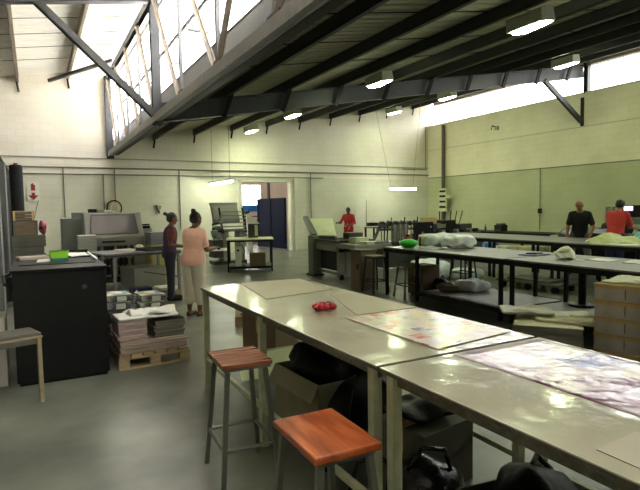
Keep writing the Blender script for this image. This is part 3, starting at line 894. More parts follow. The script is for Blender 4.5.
tag(MB().box(-.14, -.1, 0, .14, .1, .03).build('paper_pad', M['newsp'], loc=(-.03, 6.45, ZC + .007), rot=(0, 0, .2)), 'brown pad of paper on the black cabinet beside the lime tub', 'pad')

# bench at the picture edge
t = thing('work_bench', 'low weathered bench cut by the picture edge before the black cabinet', 'bench', (-.01, 4.83, 0), R(17))
MB().box(-1.5, 0, .545, .02, .29, .575).build('top', M['bench'], t, bevel=.003)
MB().box(-1.5, -.018, .535, .025, 0, .55).build('front_rail', M['benchedge'], t)
MB().box(-1.5, -.012, .49, .01, .0, .534).build('apron', M['bench'], t)
for x, y in ((.015, -.012), (-1.45, .0), (-1.45, .26), (-.6, .26)):
    MB().box(x - .03, y - .008, 0, x, y + .02, .545).build('leg', M['benchedge'], t)
carton('cardboard_box', 'pale grey box between the bench and the black cabinet', (-.52, 5.62, 0), 0, .50, .4, .62, M['lilac'])
sheet_on('paper_heap', 'crumpled white papers on the pale grey box', 'paper', [(-.72, 5.48), (-.36, 5.48), (-.36, 5.76), (-.72, 5.76)], .6225, .01, M['paper'], wav=.14, seed=9)

# mesh fence panel and crates
t = thing('mesh_fence', 'dark chain-link mesh panel seen edge on at the picture edge', 'fence', (-.45, 6.8, 0))
for y in (0, 2.4, 4.8, 7.0):
    MB().cyl((0, y, 0), (0, y, 2.5), .025, seg=8).build('post', M['lsteel'], t)
MB().cyl((0, 0, 2.48), (0, 7.0, 2.48), .02, seg=8).cyl((0, 0, .05), (0, 7.0, .05), .02, seg=8).build('rail', M['mdark'], t)
mb = MB()
y = -2.4
while y < 7.0:
    for s_ in (1, -1):
        a, c = (y, y + 2.4) if s_ > 0 else (y + 2.4, y)
        z0, z1 = 0.05, 2.45
        ya, yc = a, c
        # clip to 0..7
        def clip(ya, za, yc, zc):
            pts = []
            for (y_, z_, y2, z2) in ((ya, za, yc, zc), (yc, zc, ya, za)):
                if y_ < 0: k = (0 - y_) / (y2 - y_); z_ = z_ + (z2 - z_) * k; y_ = 0
                if y_ > 7: k = (7 - y_) / (y2 - y_); z_ = z_ + (z2 - z_) * k; y_ = 7
                pts.append((y_, z_))
            return pts
        (p, q) = clip(ya, z0, yc, z1)
        mb.bar((.004 * s_, p[0], p[1]), (.004 * s_, q[0], q[1]), .006, .006)
    y += .085
mb.build('wire_mesh', M['mdark'], t)

def slat_crate(name, lab, loc, w, d, h, m, grp, lidm=None, rz=0):
    t = thing(name, lab, 'crate', loc, rz, grp)
    mb = MB()
    n = 3
    for k in range(n):
        z0 = h * k / n + .004; z1 = h * (k + 1) / n - .004
        mb.box(-w / 2, -d / 2, z0, w / 2, -d / 2 + .015, z1).box(-w / 2, d / 2 - .015, z0, w / 2, d / 2, z1)
        mb.box(-w / 2, -d / 2, z0, -w / 2 + .015, d / 2, z1).box(w / 2 - .015, -d / 2, z0, w / 2, d / 2, z1)
    mb.build('sides', m, t)
    MB().box(-w / 2 + .015, -d / 2 + .015, 0, w / 2 - .015, d / 2 - .015, .015).build('bottom', m, t)
    for a in (-1, 1):
        MB().box(a * (w / 2 - .02) - .015, -d / 2 - .012, 0, a * (w / 2 - .02) + .015, -d / 2, h).build('corner_post', lidm or m, t)
    MB().box(-w / 2, -d / 2, h - .004, w / 2, d / 2, h + .012).build('lid', lidm or m, t)
    return t
CX, CY = -.09, 10.2
GC = 'stack of crates and trays by the mesh fence'
slat_crate('wooden_crate', 'large dark crate at the foot of the stack by the mesh fence', (CX, CY, 0), .52, .5, .44, M['tray'], GC)
slat_crate('wooden_crate', 'dark crate second from the floor by the mesh fence', (CX, CY, .456), .5, .48, .38, M['tray'], GC)
slat_crate('plastic_tray', 'lower dark shallow tray under the brown crates', (CX - .01, CY, .852), .46, .44, .12, M['tray'], GC)
slat_crate('plastic_tray', 'wide grey-brown tray directly under the brown crates', (CX, CY, .988), .5, .46, .17, M['tray'], GC, lidm=M['bench'])
slat_crate('wooden_crate', 'brown wooden crate resting on the grey-brown tray', (CX - .04, CY, 1.174), .36, .4, .235, M['woodbox'], GC, lidm=M['bench'])
slat_crate('wooden_crate', 'tan wooden crate topmost of the stack by the mesh fence', (CX - .06, CY, 1.425), .31, .38, .145, M['woodbox'], GC, lidm=M['kraft'])
t = thing('cloth_bundle', 'dusty pink bundle beside the brown crate', 'bundle', (.125, CY - .02, 1.174))
o = MB().ell((0, 0, .13), (.055, .1, .13), n=12).build('cloth', M['pinkp'], t, smooth=True); crumple(o, .03, 4)
MB().bar((-.05, -.10, .12), (.05, -.105, .13), .01, .03).build('tie', M['black'], t)
tag(MB().bar((0, 0, 0), (.08, .0, .32), .02, .012).build('wooden_stick', M['palletg'], loc=(-.0, CY - .15, 1.44)), 'thin stick leaning up from the tan crate', 'stick')
t = thing('black_roll', 'tall black roll standing on end behind the brown crates', 'roll', (-.3, 13.4, 0))
MB().lathe((0, 0, 0), [(.12, 0), (.13, .02), (.13, 2.55), (.11, 2.6)]).build('sheeting', M['blackt'], t, smooth=False)
MB().cyl((0, 0, 2.6), (0, 0, 2.64), .045).build('core', M['carton'], t)
tag(MB().box(0, 0, 0, .7, .35, .28).build('long_carton', M['kraft'], loc=(.22, 16.6, 0)), 'low brown carton against the back wall beside the grey cabinet', 'box')

# ================================================================== loaded pallet
def pallet(lab, loc, rz, w, d, m, h=.14, grp=None):
    t = thing('pallet', lab, 'pallet', loc, rz, grp)
    mb = MB()
    n = 6
    for k in range(n):
        x0 = w * k / n
        mb.box(x0 + .006, 0, h - .022, x0 + w / n - .012, d, h)
    mb.build('deck', m, t)
    for y in (0, d / 2 - .045, d - .09):
        MB().box(0, y, 0, w, y + .09, .022).build('bottom_board', m, t)
        MB().box(0, y, h - .044, w, y + .09, h - .023).build('deck_bearer', m, t)
        for x in (0, w / 2 - .05, w - .1):
            MB().box(x, y, .022, x + .1, y + .09, h - .044).build('block', m, t)
    return t
PR = R(3)
PO = V((.665, 5.37, 0))
def pl(x, y, z=.142):
    return V((PO.x + x * math.cos(PR) - y * math.sin(PR), PO.y + x * math.sin(PR) + y * math.cos(PR), z))
pallet('pale wooden pallet on the floor carrying piles of books and newsprint', PO, PR, .70, 1.3, M['palletw'])
def pile(name, lab, p, rz, w, d, h, n, m, cover=None, grp=None, cat='stack', jit=.012, seed=0):
    """a pile of sheets or a bundle: n visible layers"""
    rnd = random.Random(seed)
    t = thing(name, lab, cat, p, rz, grp)
    mb = MB()
    for k in range(n):
        dx, dy = rnd.uniform(-jit, jit), rnd.uniform(-jit, jit)
        mb.box(-w / 2 + dx, -d / 2 + dy, h * k / n, w / 2 + dx, d / 2 + dy, h * (k + 1) / n - .0015)
    mb.build('pages', m, t)
    if cover is not None:
        MB().box(-w / 2, -d / 2, h, w / 2, d / 2, h + .008).build('cover', cover, t, bevel=.002)
    return t
pile('newsprint_pile', 'wide pile of pinkish newsprint directly on the pallet', pl(.35, .62), PR, .66, 1.2, .12, 8, M['newsp'], grp=None, seed=1)
z1 = .263
pile('book_bundle', 'bundle of pink-edged books at the front of the loaded pallet', pl(.15, .24, z1), PR, .27, .36, .20, 7, M['pinkpage'], M['paper'], 'book bundles on the loaded pallet', seed=2)
pile('book_bundle', 'bundle of grey-edged books at the front pallet corner', pl(.52, .24, z1), PR, .30, .36, .17, 8, M['greypage'], M['black'], 'book bundles on the loaded pallet', seed=3)
pile('book_bundle', 'book bundle under the picture-covered books beside the black cabinet', pl(.15, .72, z1), PR, .26, .40, .20, 6, M['greypage'], M['black'], 'book bundles on the loaded pallet', seed=4)
pile('book_bundle', 'yellow-edged bundle under the picture-covered books by the two women', pl(.52, .72, z1), PR, .28, .40, .17, 6, M['yellowpage'], M['paper2'], 'book bundles on the loaded pallet', seed=5)
for (x, y, z, lab, k) in ((.15, .92, .474, 'green-covered picture books by the black cabinet, lower of two', 1), (.16, .93, .553, 'green-covered picture books by the black cabinet, upper of two', 2), (.52, .92, .443, 'green-covered picture books towards the women, lower of two', 3), (.53, .93, .522, 'green-covered picture books towards the women, upper of two', 4)):
    pile('picture_books', lab, pl(x, y, z), PR + .02 * (k - 2), .27, .34, .068, 4, M['bookc1'], M['bookc1'], 'picture book piles on the loaded pallet', seed=10 + k)
for k, (x, y, z, rz, lab) in enumerate(((.27, .22, .474, .0, 'broad sheaf of white papers on the front book bundles'), (.32, .28, .49, .10, 'white papers lying topmost on the front book bundles'), (.44, .20, .474, -.12, 'white papers drooping at the front pallet corner'))):
    p = pl(x, y, z)
    w, d = (.5, .34) if k == 0 else (.36, .28)
    c, s_ = math.cos(PR + rz), math.sin(PR + rz)
    poly = [(p.x + a * c - bb * s_, p.y + a * s_ + bb * c) for a, bb in ((-w / 2, -d / 2), (w / 2, -d / 2), (w / 2, d / 2), (-w / 2, d / 2))]
    sheet_on('paper_sheaf', lab, 'papers', poly, p.z, .022, M['paper'], 'white paper sheaves on the loaded pallet', wav=.08, seed=20 + k)
pile('paper_pad', 'cream pad standing at the back corner of the loaded pallet', pl(.62, 1.1, z1), PR, .12, .2, .30, 3, M['yellowpage'], None, seed=8)
t = thing('crumpled_wrap', 'crumpled black and white wrapper at the pallet corner', 'wrapper', pl(.655, .84, z1))
o = MB().ell((0, 0, .09), (.05, .07, .09), n=12).build('white_sheet', M['paper'], t, smooth=False); crumple(o, .05, 6)
o = MB().ell((.01, -.04, .13), (.04, .04, .05), n=10).build('black_sheet', M['black'], t, smooth=False); crumple(o, .03, 7)
tag(MB().cyl((0, 0, 0), (.16, -.5, -.0), .008, seg=6).build('packing_strap', M['paper'], loc=(1.42, 7.3, .01)), 'white strap end trailing on the floor behind the loaded pallet', 'strap')

# second low pallet, behind
P2 = V((1.28, 9.42, 0))
pallet('grey wooden pallet on the floor by the two women with a dark blue box', P2, R(6), 1.0, .5, M['palletg'], h=.13, grp=None)
t = thing('flat_box', 'dark blue flat box on the grey pallet', 'box', (1.60, 9.66, .132), R(6))
MB().box(-.17, -.12, 0, .17, .12, .075).build('lid', M['bluebook'], t, bevel=.004)
MB().cyl((-.1, -.121, .035), (-.1, -.125, .035), .022).build('round_label', M['paper'], t)
pile('paper_pile', 'low pile of pale sheets on the grey pallet beside the women', (2.05, 9.72, .132), R(6), .32, .36, .045, 3, M['paper2'], M['paper'], seed=12)

# ================================================================== grey machine with the long dark window
BX, BY = .87, 11.3
t = thing('binding_machine', 'large grey binding machine with a long dark window hood', 'machine', (BX, BY, 0))
W = 1.10
# hood: a wedge with framed window
hp = [(0, .86), (-.05, 1.04), (.22, 1.53), (.75, 1.53), (.75, .86)]
MB().prism(hp, 'x', 0, W).build('hood', M['mgrey'], t, bevel=.015)
def slope_pt(u, v, off=0):   # u along x 0..W, v up the slope 0..1
    y = -.05 + .27 * v; z = 1.04 + .49 * v
    n = V((0, -.49, .27)).normalized()
    return V((u, y, z)) + n * off
q = [slope_pt(.10, .13, .004), slope_pt(W - .10, .13, .004), slope_pt(W - .14, .90, .004), slope_pt(.14, .90, .004)]
nn = V((0, -.41, .27)).normalized() * .006
MB()._add and None
mb = MB(); mb._add(q + [p + nn for p in q], [(0, 1, 2, 3), (4, 7, 6, 5), (0, 4, 5, 1), (1, 5, 6, 2), (2, 6, 7, 3), (3, 7, 4, 0)]); wn = mb.build('window', M['window'], t)
mb = MB()
for a, c in ((0, 1), (1, 2), (2, 3), (3, 0)):
    mb.bar(q[a] + nn, q[c] + nn, .022, .014, up=nn)
mb.build('window_gasket', M['mdark'], wn)
MB().box(.30, -.04, .93, .74, -.005, .965).build('slot', M['black'], t)
MB().box(0, .12, .10, W, .72, .86).build('cabinet', M['mdark'], t, bevel=.01)
MB().box(-.0, -.01, .0, .16, .75, .86).build('side_panel', M['mgrey'], t, bevel=.01)
MB().box(W - .20, -.01, .0, W, .75, .86).build('side_panel', M['mgrey'], t, bevel=.01)
for k in range(9):
    x = .2 + .085 * k
    MB().box(x, .02, .2 + .06 * (k % 3), x + .04, .12, .85).build('gripper', M['mgrey'] if k % 3 == 1 else M['blackm'], t, bevel=.004)
for z in (.25, .45, .62):
    MB().cyl((.16, .06, z), (W - .2, .06, z), .02).build('roller', M['lsteel'], t)
t2 = thing('control_box', 'small black control box on top of the grey binding machine', 'control box', (.98, 11.75, 1.532))
MB().box(-.0, -.06, 0, .16, .1, .075).build('case', M['black'], t2, bevel=.004)
MB().box(.18, -.05, 0, .30, .1, .06).build('pale_case', M['mgrey'], t2, bevel=.004)
MB().cyl((.30, .0, .03), (.44, .0, .03), .025).build('knob', M['paper'], t2)
t = thing('metal_cabinet', 'grey green steel cabinet standing behind the binding machine', 'cabinet', (.50, 12.3, 0))
MB().box(0, 0, 0, .42, .5, 1.42).build('body', M['cab'], t, bevel=.006)
dr = MB().box(.01, -.018, .05, .41, -.001, 1.39).build('door', M['cab'], t, bevel=.003)
MB().box(.36, -.03, .75, .375, -.018, .95).build('handle', M['mdark'], dr)
MB().box(.22, .05, 1.42, .50, .4, 1.54).build('top_box', M['cab'], t)
pile('paper_stack', 'stack of white-topped sheets beside the binding machine, by the grey cabinet', (.87, 11.03, 0), 0, .32, .38, 1.10, 24, M['mgrey'], M['paper'], None, jit=.006, seed=31)
pile('paper_stack', 'yellow-edged lower stack between binding machine and women', (2.22, 11.25, 0), .1, .36, .42, .86, 20, M['yellowpage'], None, None, jit=.006, seed=32)
pile('paper_stack', 'grey blue sheets stacked on the yellow-edged stack by the women', (2.22, 11.25, .862), .1, .36, .42, .25, 8, M['bluepage'], None, None, jit=.012, seed=33)
t = thing('desk_device', 'small black device on a pale stand behind the grey blue sheets', 'device', (2.1, 11.8, 0))
MB().box(-.12, -.1, 0, .12, .12, 1.18).build('stand', M['mgrey'], t)
MB().box(-.09, -.1, 1.181, .09, .1, 1.24).build('case', M['black'], t, bevel=.01)
MB().box(-.09, -.06, 1.25, .09, -.0, 1.28).build('handset', M['black'], t, bevel=.008)
# table in front of it
t = thing('delivery_table', 'grey steel topped table in front of the binding machine', 'table', (1.05, 9.7, 0), R(14))
MB().box(0, 0, .79, 1.42, .95, .815).build('tabletop', M['lsteel'], t, bevel=.004)
MB().box(0, 0, .75, 1.42, .03, .79).box(0, .92, .75, 1.42, .95, .79).box(1.39, 0, .75, 1.42, .95, .79).build('frame', M['mdark'], t)
for x, y in ((.16, .03), (1.38, .03), (.05, .9), (1.38, .9)):
    MB().box(x - .022, y - .022, 0, x + .022, y + .022, .79).build('leg', M['lsteel'], t)
MB().bar((1.38, .03, .6), (1.0, .03, .78), .02, .02).bar((.7, .03, .45), (1.36, .03, .3), .02, .02).build('stay', M['mdark'], t)
MB().box(.6, .25, .12, 1.2, .9, .5).build('cover_box', M['mgrey'], t)
t = thing('wire_tray', 'shallow dark tray on the grey table before the binding machine', 'tray', (1.98, 10.2, .8165), R(14))
MB().box(-.26, -.22, 0, .26, .22, .008).build('base', M['mdark'], t)
MB().box(-.27, -.23, 0, -.255, .23, .05).box(.255, -.23, 0, .27, .23, .05).box(-.27, .215, 0, .27, .23, .05).box(-.27, -.23, 0, .27, -.215, .05).build('rim', M['steel'], t)
pile('paper_pile', 'white sheets on the grey table before the binding machine', (1.45, 10.3, .8165), R(14), .3, .22, .03, 2, M['paper'], M['paper'], seed=41)
tag(MB().ell((0, 0, .055), (.075, .06, .055)).build('paper_bag', M['paper2'], loc=(1.74, 10.45, .8165), smooth=True), 'small pale paper bag on the grey table', 'bag')

# ================================================================== feeder machine beside the doorway
GX, GY = 4.40, 14.4
t = thing('folding_feeder', 'machine with a tall grey tilted cover beside the doorway', 'machine', (GX, GY, 0))
MB().prism([(.35, 1.18), (.62, 1.72), (.68, 1.70), (.42, 1.16)], 'x', .12, .92).build('cover', M['mgrey'], t, bevel=.01)
MB().prism([(.60, 1.70), (.64, 1.77), (.70, 1.75), (.67, 1.68)], 'x', .10, .94).build('cover_roll', M['lsteel'], t, bevel=.008)
mb = MB()
for k in range(6):
    mb.box(.30, .0 + .05 * k, .95 + .105 * k, .98, .03 + .05 * k, .985 + .105 * k)
mb.build('cross_bars', M['lsteel'], t)
for x in (.28, .98):
    MB().prism([(-.02, .9), (.30, 1.62), (.36, 1.60), (.08, .88)], 'x', x - .02, x + .02).build('side_plate', M['black'], t)
MB().box(.26, .06, .93, 1.0, .55, 1.0).build('bed', M['mdark'], t)
MB().box(.30, .10, .10, .48, .55, .93).build('column', M['mgrey'], t, bevel=.01)
MB().box(.80, .10, .10, .96, .55, .93).build('column', M['mgrey'], t, bevel=.01)
MB().box(.0, .0, .2, .28, .5, .7).build('motor_box', M['mdark'], t, bevel=.01)
MB().cyl((.14, -.02, .82), (.14, .3, .82), .11).build('flywheel', M['lsteel'], t)
MB().cyl((.02, .0, 1.05), (.24, .0, 1.05), .06).build('roller', M['steelb'], t)
MB().ell((.20, -.05, 1.22), (.07, .05, .09)).build('gauge', M['steelb'], t, smooth=True)
MB().cyl((.02, .1, .7), (.02, .1, 1.62), .015).build('rod', M['lsteel'], t)
MB().box(-.05, -.1, .85, .1, .1, .98).build('side_tray', M['mgreen'], t)
MB().cyl((1.02, .2, 1.45), (1.14, .2, 1.5), .05).build('crank', M['mdark'], t)
MB().box(.02, .06, .0, 1.0, .55, .10).build('base', M['mdark'], t)
MB().cyl((.12, .2, 1.15), (.34, .2, 1.45), .02).build('lever', M['lsteel'], t)
for k in range(3):
    MB().cyl((-.02, .05, .9 + .12 * k), (.26, .05, .95 + .12 * k), .03).build('guide_roller', M['blackm'], t)
# small table
t = thing('side_table', 'small black framed table with a lower shelf before the doorway', 'table', (4.17, 12.55, 0), R(-21))
tw, td, th = 1.12, .95, .82
MB().box(-.03, -.03, th - .025, tw + .03, td + .03, th).build('tabletop', M['paper2'], t, bevel=.003)
MB().box(0, 0, th - .07, tw, td, th - .026).build('frame', M['black'], t)
for x in (.02, tw - .02):
    for y in (.02, td - .02):
        MB().box(x - .02, y - .02, 0, x + .02, y + .02, th - .07).build('leg', M['black'], t)
MB().box(0, 0, .10, tw, td, .13).build('shelf', M['tray'], t)
MB().box(-.002, -.002, .08, tw, .02, .14).build('shelf_rail', M['black'], t)
t = thing('sample_box', 'dark upright box with a white paper hood on the small table', 'box', (5.02, 12.95, .821), R(-20))
MB().box(-.13, -.12, 0, .13, .12, .36).build('case', M['mdark'], t, bevel=.005)
MB().box(.04, -.128, .05, .12, -.121, .33).build('pale_strip', M['mpale'], t)
MB().prism([(-.17, .36), (.17, .36), (.02, .52), (-.03, .52)], 'y', -.15, .1).build('paper_hood', M['paper'], t)
sheet_on('paper_sheet', 'white paper lying on the small black framed table', 'paper', [(4.4, 12.75), (4.75, 12.65), (4.8, 12.95), (4.45, 13.05)], .8215, .006, M['paper'], wav=.02, seed=3)
carton('cardboard_box', 'brown carton on the lower shelf of the small black table', (4.98, 12.58, .131), R(-21), .40, .34, .32, M['carton'])
t = thing('power_box', 'white upright box with a cable on the small table shelf', 'appliance', (4.5, 12.68, .131), R(-20))
MB().box(-.08, -.1, 0, .08, .1, .5).build('case', M['white'], t, bevel=.01)
MB().cyl((0, -.101, .4), (0, -.11, .4), .03).build('dial', M['black'], t)
MB().tube([(.09, -.05, .55), (.16, -.06, .4), (.12, -.05, .2), (.2, -.08, .05)], .012).build('cable', M['black'], t)

# ================================================================== folding machine with pale green panel
FX, FY = 5.62, 10.75
t = thing('folding_machine', 'grey folding machine with a large tilted pale green panel', 'machine', (FX, FY, 0), R(-2))
MB().box(0, 0, .03, .24, .26, .80).build('pedestal', M['mgreen'], t, bevel=.012)
MB().box(-.03, -.03, .0, .28, .30, .04).build('foot', M['mdark'], t)
MB().box(.0, .0, .80, .24, .26, .93).build('gear_case', M['mgreen'], t, bevel=.02)
# main bed runs away from the pedestal towards the viewer's side
MB().box(.10, -1.75, .70, 1.0, .15, .80).build('bed', M['mgrey'], t, bevel=.01)
MB().box(.08, -1.0, .62, .14, .05, .75).build('side_rail', M['mgrey'], t, bevel=.006)
MB().box(.2, -.95, .18, .95, -.02, .66).build('drive_housing', M['black'], t)
MB().box(.14, -1.0, .10, .2, .0, .16).build('lower_rail', M['lsteel'], t)
MB().box(.14, -.98, .04, .9, -.9, .60).build('leg_frame', M['mgrey'], t, bevel=.006)
MB().box(.30, -1.0, .12, .34, -.98, .62).build('strut', M['lsteel'], t)
MB().box(.14, -1.7, .0, .22, -1.62, .70).build('leg', M['mgrey'], t)
MB().box(.86, -1.7, .0, .94, -1.62, .70).build('leg', M['mgrey'], t)
for x, y in ((.2, -1.0), (.55, -1.0)):
    MB().cyl((x - .03, y, .06), (x + .03, y, .06), .06).build('castor', M['black'], t)
# tilted buckle plate: pale green panel
pan = [(.25, .84), (.38, .80), (1.18, 1.30), (1.12, 1.36)]
a0 = V((-.02, .55, 1.34)); 
mb = MB()
quad = [V((.23, -.70, .95)), V((.18, .13, .93)), V((.58, 1.50, 1.30)), V((.78, .50, 1.32))]
nv = (quad[1] - quad[0]).cross(quad[2] - quad[0]).normalized() * .03
mb._add(quad + [p + nv for p in quad], [(0, 1, 2, 3), (4, 7, 6, 5), (0, 4, 5, 1), (1, 5, 6, 2), (2, 6, 7, 3), (3, 7, 4, 0)])
mb.build('tilted_panel', M['mpale'], t, bevel=.006)
MB().bar(quad[1] + V((-.03, .06, -.02)), quad[2] + V((-.03, .06, .02)), .14, .10).build('panel_side_casting', M['mdark'], t, bevel=.02)
MB().cyl(quad[1] + V((.02, -.02, -.06)), quad[1] + V((.25, -.02, -.06)), .08).build('hinge_wheel', M['black'], t)
MB().bar(quad[0] + V((0, 0, -.05)), quad[1] + V((0, 0, -.05)), .06, .06).build('lower_rod', M['mdark'], t)
mb = MB()
for k in range(7):
    y = -.15 - .16 * k
    mb.cyl((.14, y, .84), (.95, y, .84), .028, seg=10)
mb.build('rollers', M['blackm'], t)
MB().box(.05, -1.1, .80, .13, .1, .86).build('side_bar', M['mdark'], t)
MB().box(.55, -.75, .82, .9, -.45, 1.0).build('fold_unit', M['mdark'], t, bevel=.01)
MB().box(.30, -1.45, .80, .62, -1.15, .93).build('counter_box', M['mpale'], t, bevel=.01)
MB().box(.62, -1.7, .80, .96, -1.3, .845).build('delivery_tray', M['steelb'], t)
pile('paper_pile', 'white sheets on the folding machine delivery end', (6.10, 9.20, .803), .1, .24, .3, .04, 2, M['paper'], M['paper'], seed=51)
# narrow table behind in front of back wall
t = thing('narrow_table', 'small dark table behind the person in red by the back wall', 'table', (10.2, 15.0, 0))
MB().box(0, 0, .84, 1.5, .6, .88).build('tabletop', M['tray'], t)
for x in (.04, 1.46):
    for y in (.04, .56):
        MB().box(x - .025, y - .025, 0, x + .025, y + .025, .84).build('leg', M['black'], t)
t = thing('sheet_stand', 'pale translucent sheet hanging behind the person in red', 'sheet', (11.3, 17.5, 0))
MB().cyl((.25, 0, 0), (.25, 0, 1.85), .02).build('pole', M['mdark'], t)
o = MB().prism([(-.28, .9), (.22, .75), (.24, 1.85), (-.05, 1.98), (-.22, 1.8)], 'y', -.02, .0).build('hanging_sheet', M['white'], t)
# brown cupboard and stool at its side
t = thing('wooden_cupboard', 'grey brown wooden cupboard at the end of the black worktables', 'cupboard', (5.32, 8.25, 0), R(2))
MB().box(0, 0, 0, .34, .34, .74).build('carcass', M['woodbox'], t, bevel=.004)
dr = MB().box(-.012, .02, .03, -.001, .32, .72).build('door', M['woodbox'], t, bevel=.003)
MB().box(-.02, -.02, .74, .36, .36, .765).build('top', M['tray'], t)
MB().box(-.03, .08, .4, -.012, .1, .5).build('handle', M['black'], dr)
stool('dark legged stool with a pale square seat beside the grey brown cupboard', 5.47, 8.0, R(4), .32, .30, M['palletg'], False, leg=M['blackm'], h=.68)
stool('pale seated stool pushed under the black worktable with the green bowl', 5.62, 7.22, R(-8), .32, .34, M['palletg'], False, leg=M['stoolmetal'], h=.58)
stool('black stool between the two rows of worktables', 7.62, 8.0, R(10), .34, .36, M['tray'], False, leg=M['blackm'], h=.68)

# ================================================================== gathering machine with rods, screen and dark machine behind
t = thing('gathering_machine', 'dark machine bristling with rods and steel rollers behind the green bowl', 'machine', (7.35, 10.35, 0))
MB().box(0, 0, .1, 1.25, .8, .72).build('body', M['mdark'], t, bevel=.015)
MB().box(-.5, -.1, .62, .1, .7, .72).build('feed_table', M['mgrey'], t, bevel=.01)
for x in (.26, .42, .58):
    MB().cyl((x, -.06, .72), (x, -.06, 1.14), .062).build('upright_roller', M['steelb'], t)
for k in range(12):
    x = -.05 + .1 * k
    MB().cyl((x, .05 + .03 * (k % 3), .72), (x + .03, .1, 1.10 + .07 * (k % 4)), .016, seg=8).build('rod', M['blackm'] if k % 3 else M['lsteel'], t)
for z in (1.02, 1.16):
    MB().cyl((-.15, .1, z), (1.15, .1, z), .03).build('cross_shaft', M['mdark'], t)
for k in range(6):
    MB().cyl((.0 + .2 * k, .04, 1.16), (.0 + .2 * k, .16, 1.16), .06).build('wheel', M['blackm'], t)
MB().bar((-.3, .0, .8), (0, .1, 1.2), .05, .05).bar((-.35, .05, 1.18), (.1, .05, 1.1), .05, .06).build('swing_arm', M['mdark'], t)
MB().box(-.42, -.02, 1.12, -.22, .12, 1.2).build('grip', M['black'], t)
for x, y in ((.1, .1), (1.15, .1), (.1, .7), (1.15, .7), (-.45, .0)):
    MB().box(x - .04, y - .04, 0, x + .04, y + .04, .64).build('foot', M['black'], t)
t = thing('control_screen', 'black flat control panel standing between the rods and the dark machine', 'screen', (8.17, 10.2, 0))
MB().box(0, 0, .74, .56, .1, 1.18).build('panel', M['black'], t, bevel=.006)
MB().box(.02, -.006, .77, .54, -.001, 1.15).build('face', M['black'], t)
MB().box(.2, .02, 0, .36, .1, .74).build('stand', M['mdark'], t)
MB().cyl((.47, -.01, 1.06), (.47, -.002, 1.06), .02).build('lamp_button', M['paper'], t)
t = thing('stitching_machine', 'long dark stitching machine by the corner pipe', 'machine', (9.75, 11.5, 0), R(8))
MB().box(0, 0, .1, 2.3, .8, .78).build('body', M['mdark'], t, bevel=.02)
MB().box(.15, .1, .78, .55, .6, 1.08).build('head_unit', M['mdark'], t, bevel=.02)
MB().box(.7, .1, .78, 1.2, .6, 1.16).build('head_unit', M['black'], t, bevel=.02)
MB().box(1.4, .1, .78, 1.95, .6, 1.04).build('head_unit', M['mdark'], t, bevel=.02)
for k in range(7):
    MB().cyl((.2 + .3 * k, -.05, .84), (.2 + .3 * k, .1, .84), .06).build('wheel', M['lsteel'] if k % 2 else M['blackm'], t)
for k in range(1, 6):
    MB().cyl((.5 + .22 * k, .3, 1.05), (.44 + .26 * k, .3, 1.42), .014, seg=8).build('rod', M['blackm'], t)
MB().box(.05, .0, .0, .25, .8, .1).box(2.05, .0, .0, 2.25, .8, .1).build('feet', M['black'], t)
MB().box(.25, -.02, .95, .6, .0, 1.06).build('label_plate', M['palletg'], t)
carton('cardboard_box', 'yellowish box on top of the black stitching machine', (10.02, 11.92, 1.082), R(8), .36, .3, .16, M['kraft'])

# ================================================================== rows of black worktables
def black_table(lab, x0, x1, y0, y1, legs, h=.85, shelf=None, sy=None, rails=None, name='worktable', grp=None):
    t = thing(name, lab, 'table', (x0, y0, 0), 0, grp)
    w, l = x1 - x0, y1 - y0
    MB().box(0, .008, h - .022, w, l - .008, h).build('tabletop', M['wtop'], t, bevel=.003)
    MB().box(.01, .015, h - .085, .05, l - .015, h - .023).box(w - .05, .015, h - .085, w - .01, l - .015, h - .023).box(.05, .015, h - .085, w - .05, .055, h - .023).box(.05, l - .055, h - .085, w - .05, l - .015, h - .023).build('frame', M['black'], t)
    for x, y in legs:
        MB().box(x - x0 - .023, y - y0 - .023, 0, x - x0 + .023, y - y0 + .023, h - .086).build('leg', M['black'], t)
    if shelf:
        sl = sy or l
        sf = MB().box(.03, .03, shelf - .02, w - .03, sl - .03, shelf).build('shelf', M['wshelf'], t)
        MB().box(.012, .05, shelf - .06, .03, sl - .05, shelf + .005).build('shelf_rail', M['black'], sf)
        MB().box(w - .03, .05, shelf - .06, w - .012, sl - .05, shelf + .005).build('shelf_rail', M['black'], sf)
    if rails:
        for z in rails:
            MB().box(.02, .05, z, .05, l - .05, z + .035).box(w - .05, .05, z, w - .02, l - .05, z + .035).build('side_rail', M['black'], t)
    return t
G = 'black framed worktables in the front row'
black_table('black framed worktable with a green bowl and clear wrapped pack on it', 5.45, 6.72, 4.98, 7.74, [(5.49, 5.05), (5.49, 6.82), (5.49, 7.66), (6.66, 5.45), (6.66, 6.82), (6.66, 7.66)], shelf=.17, sy=1.85, grp=G)
black_table('black framed worktable with a dark blue folder and small white bag on it', 5.45, 6.68, 1.75, 4.955, [(5.49, 4.86), (5.49, 3.3), (5.49, 1.85), (6.60, 5.0 - .12), (6.60, 1.85)], shelf=.17, grp=G)
t = thing('pedestal_leg', 'thick black post with a round foot plate under the front worktable', 'post', (6.53, 4.58, 0))
MB().cyl((0, 0, .171), (0, 0, .76), .05, seg=16).build('column', M['black'], t)
MB().cyl((0, 0, .171), (0, 0, .20), .17, seg=24).build('foot_plate', M['black'], t)
G = 'black framed worktables in the back row'
black_table('farthest black worktable of the back row, near the stitching machine', 8.75, 10.25, 8.35, 10.7, [(8.8, 8.42), (8.8, 9.6), (8.8, 10.6), (10.2, 8.42), (10.2, 9.6), (10.2, 10.6)], rails=(.30, .42), grp=G)
black_table('middle black worktable of the back row, before the man in black', 8.7, 10.2, 6.7, 8.335, [(8.75, 6.78), (8.75, 8.25), (10.15, 6.78), (10.15, 8.25)], rails=(.30, .42), grp=G)
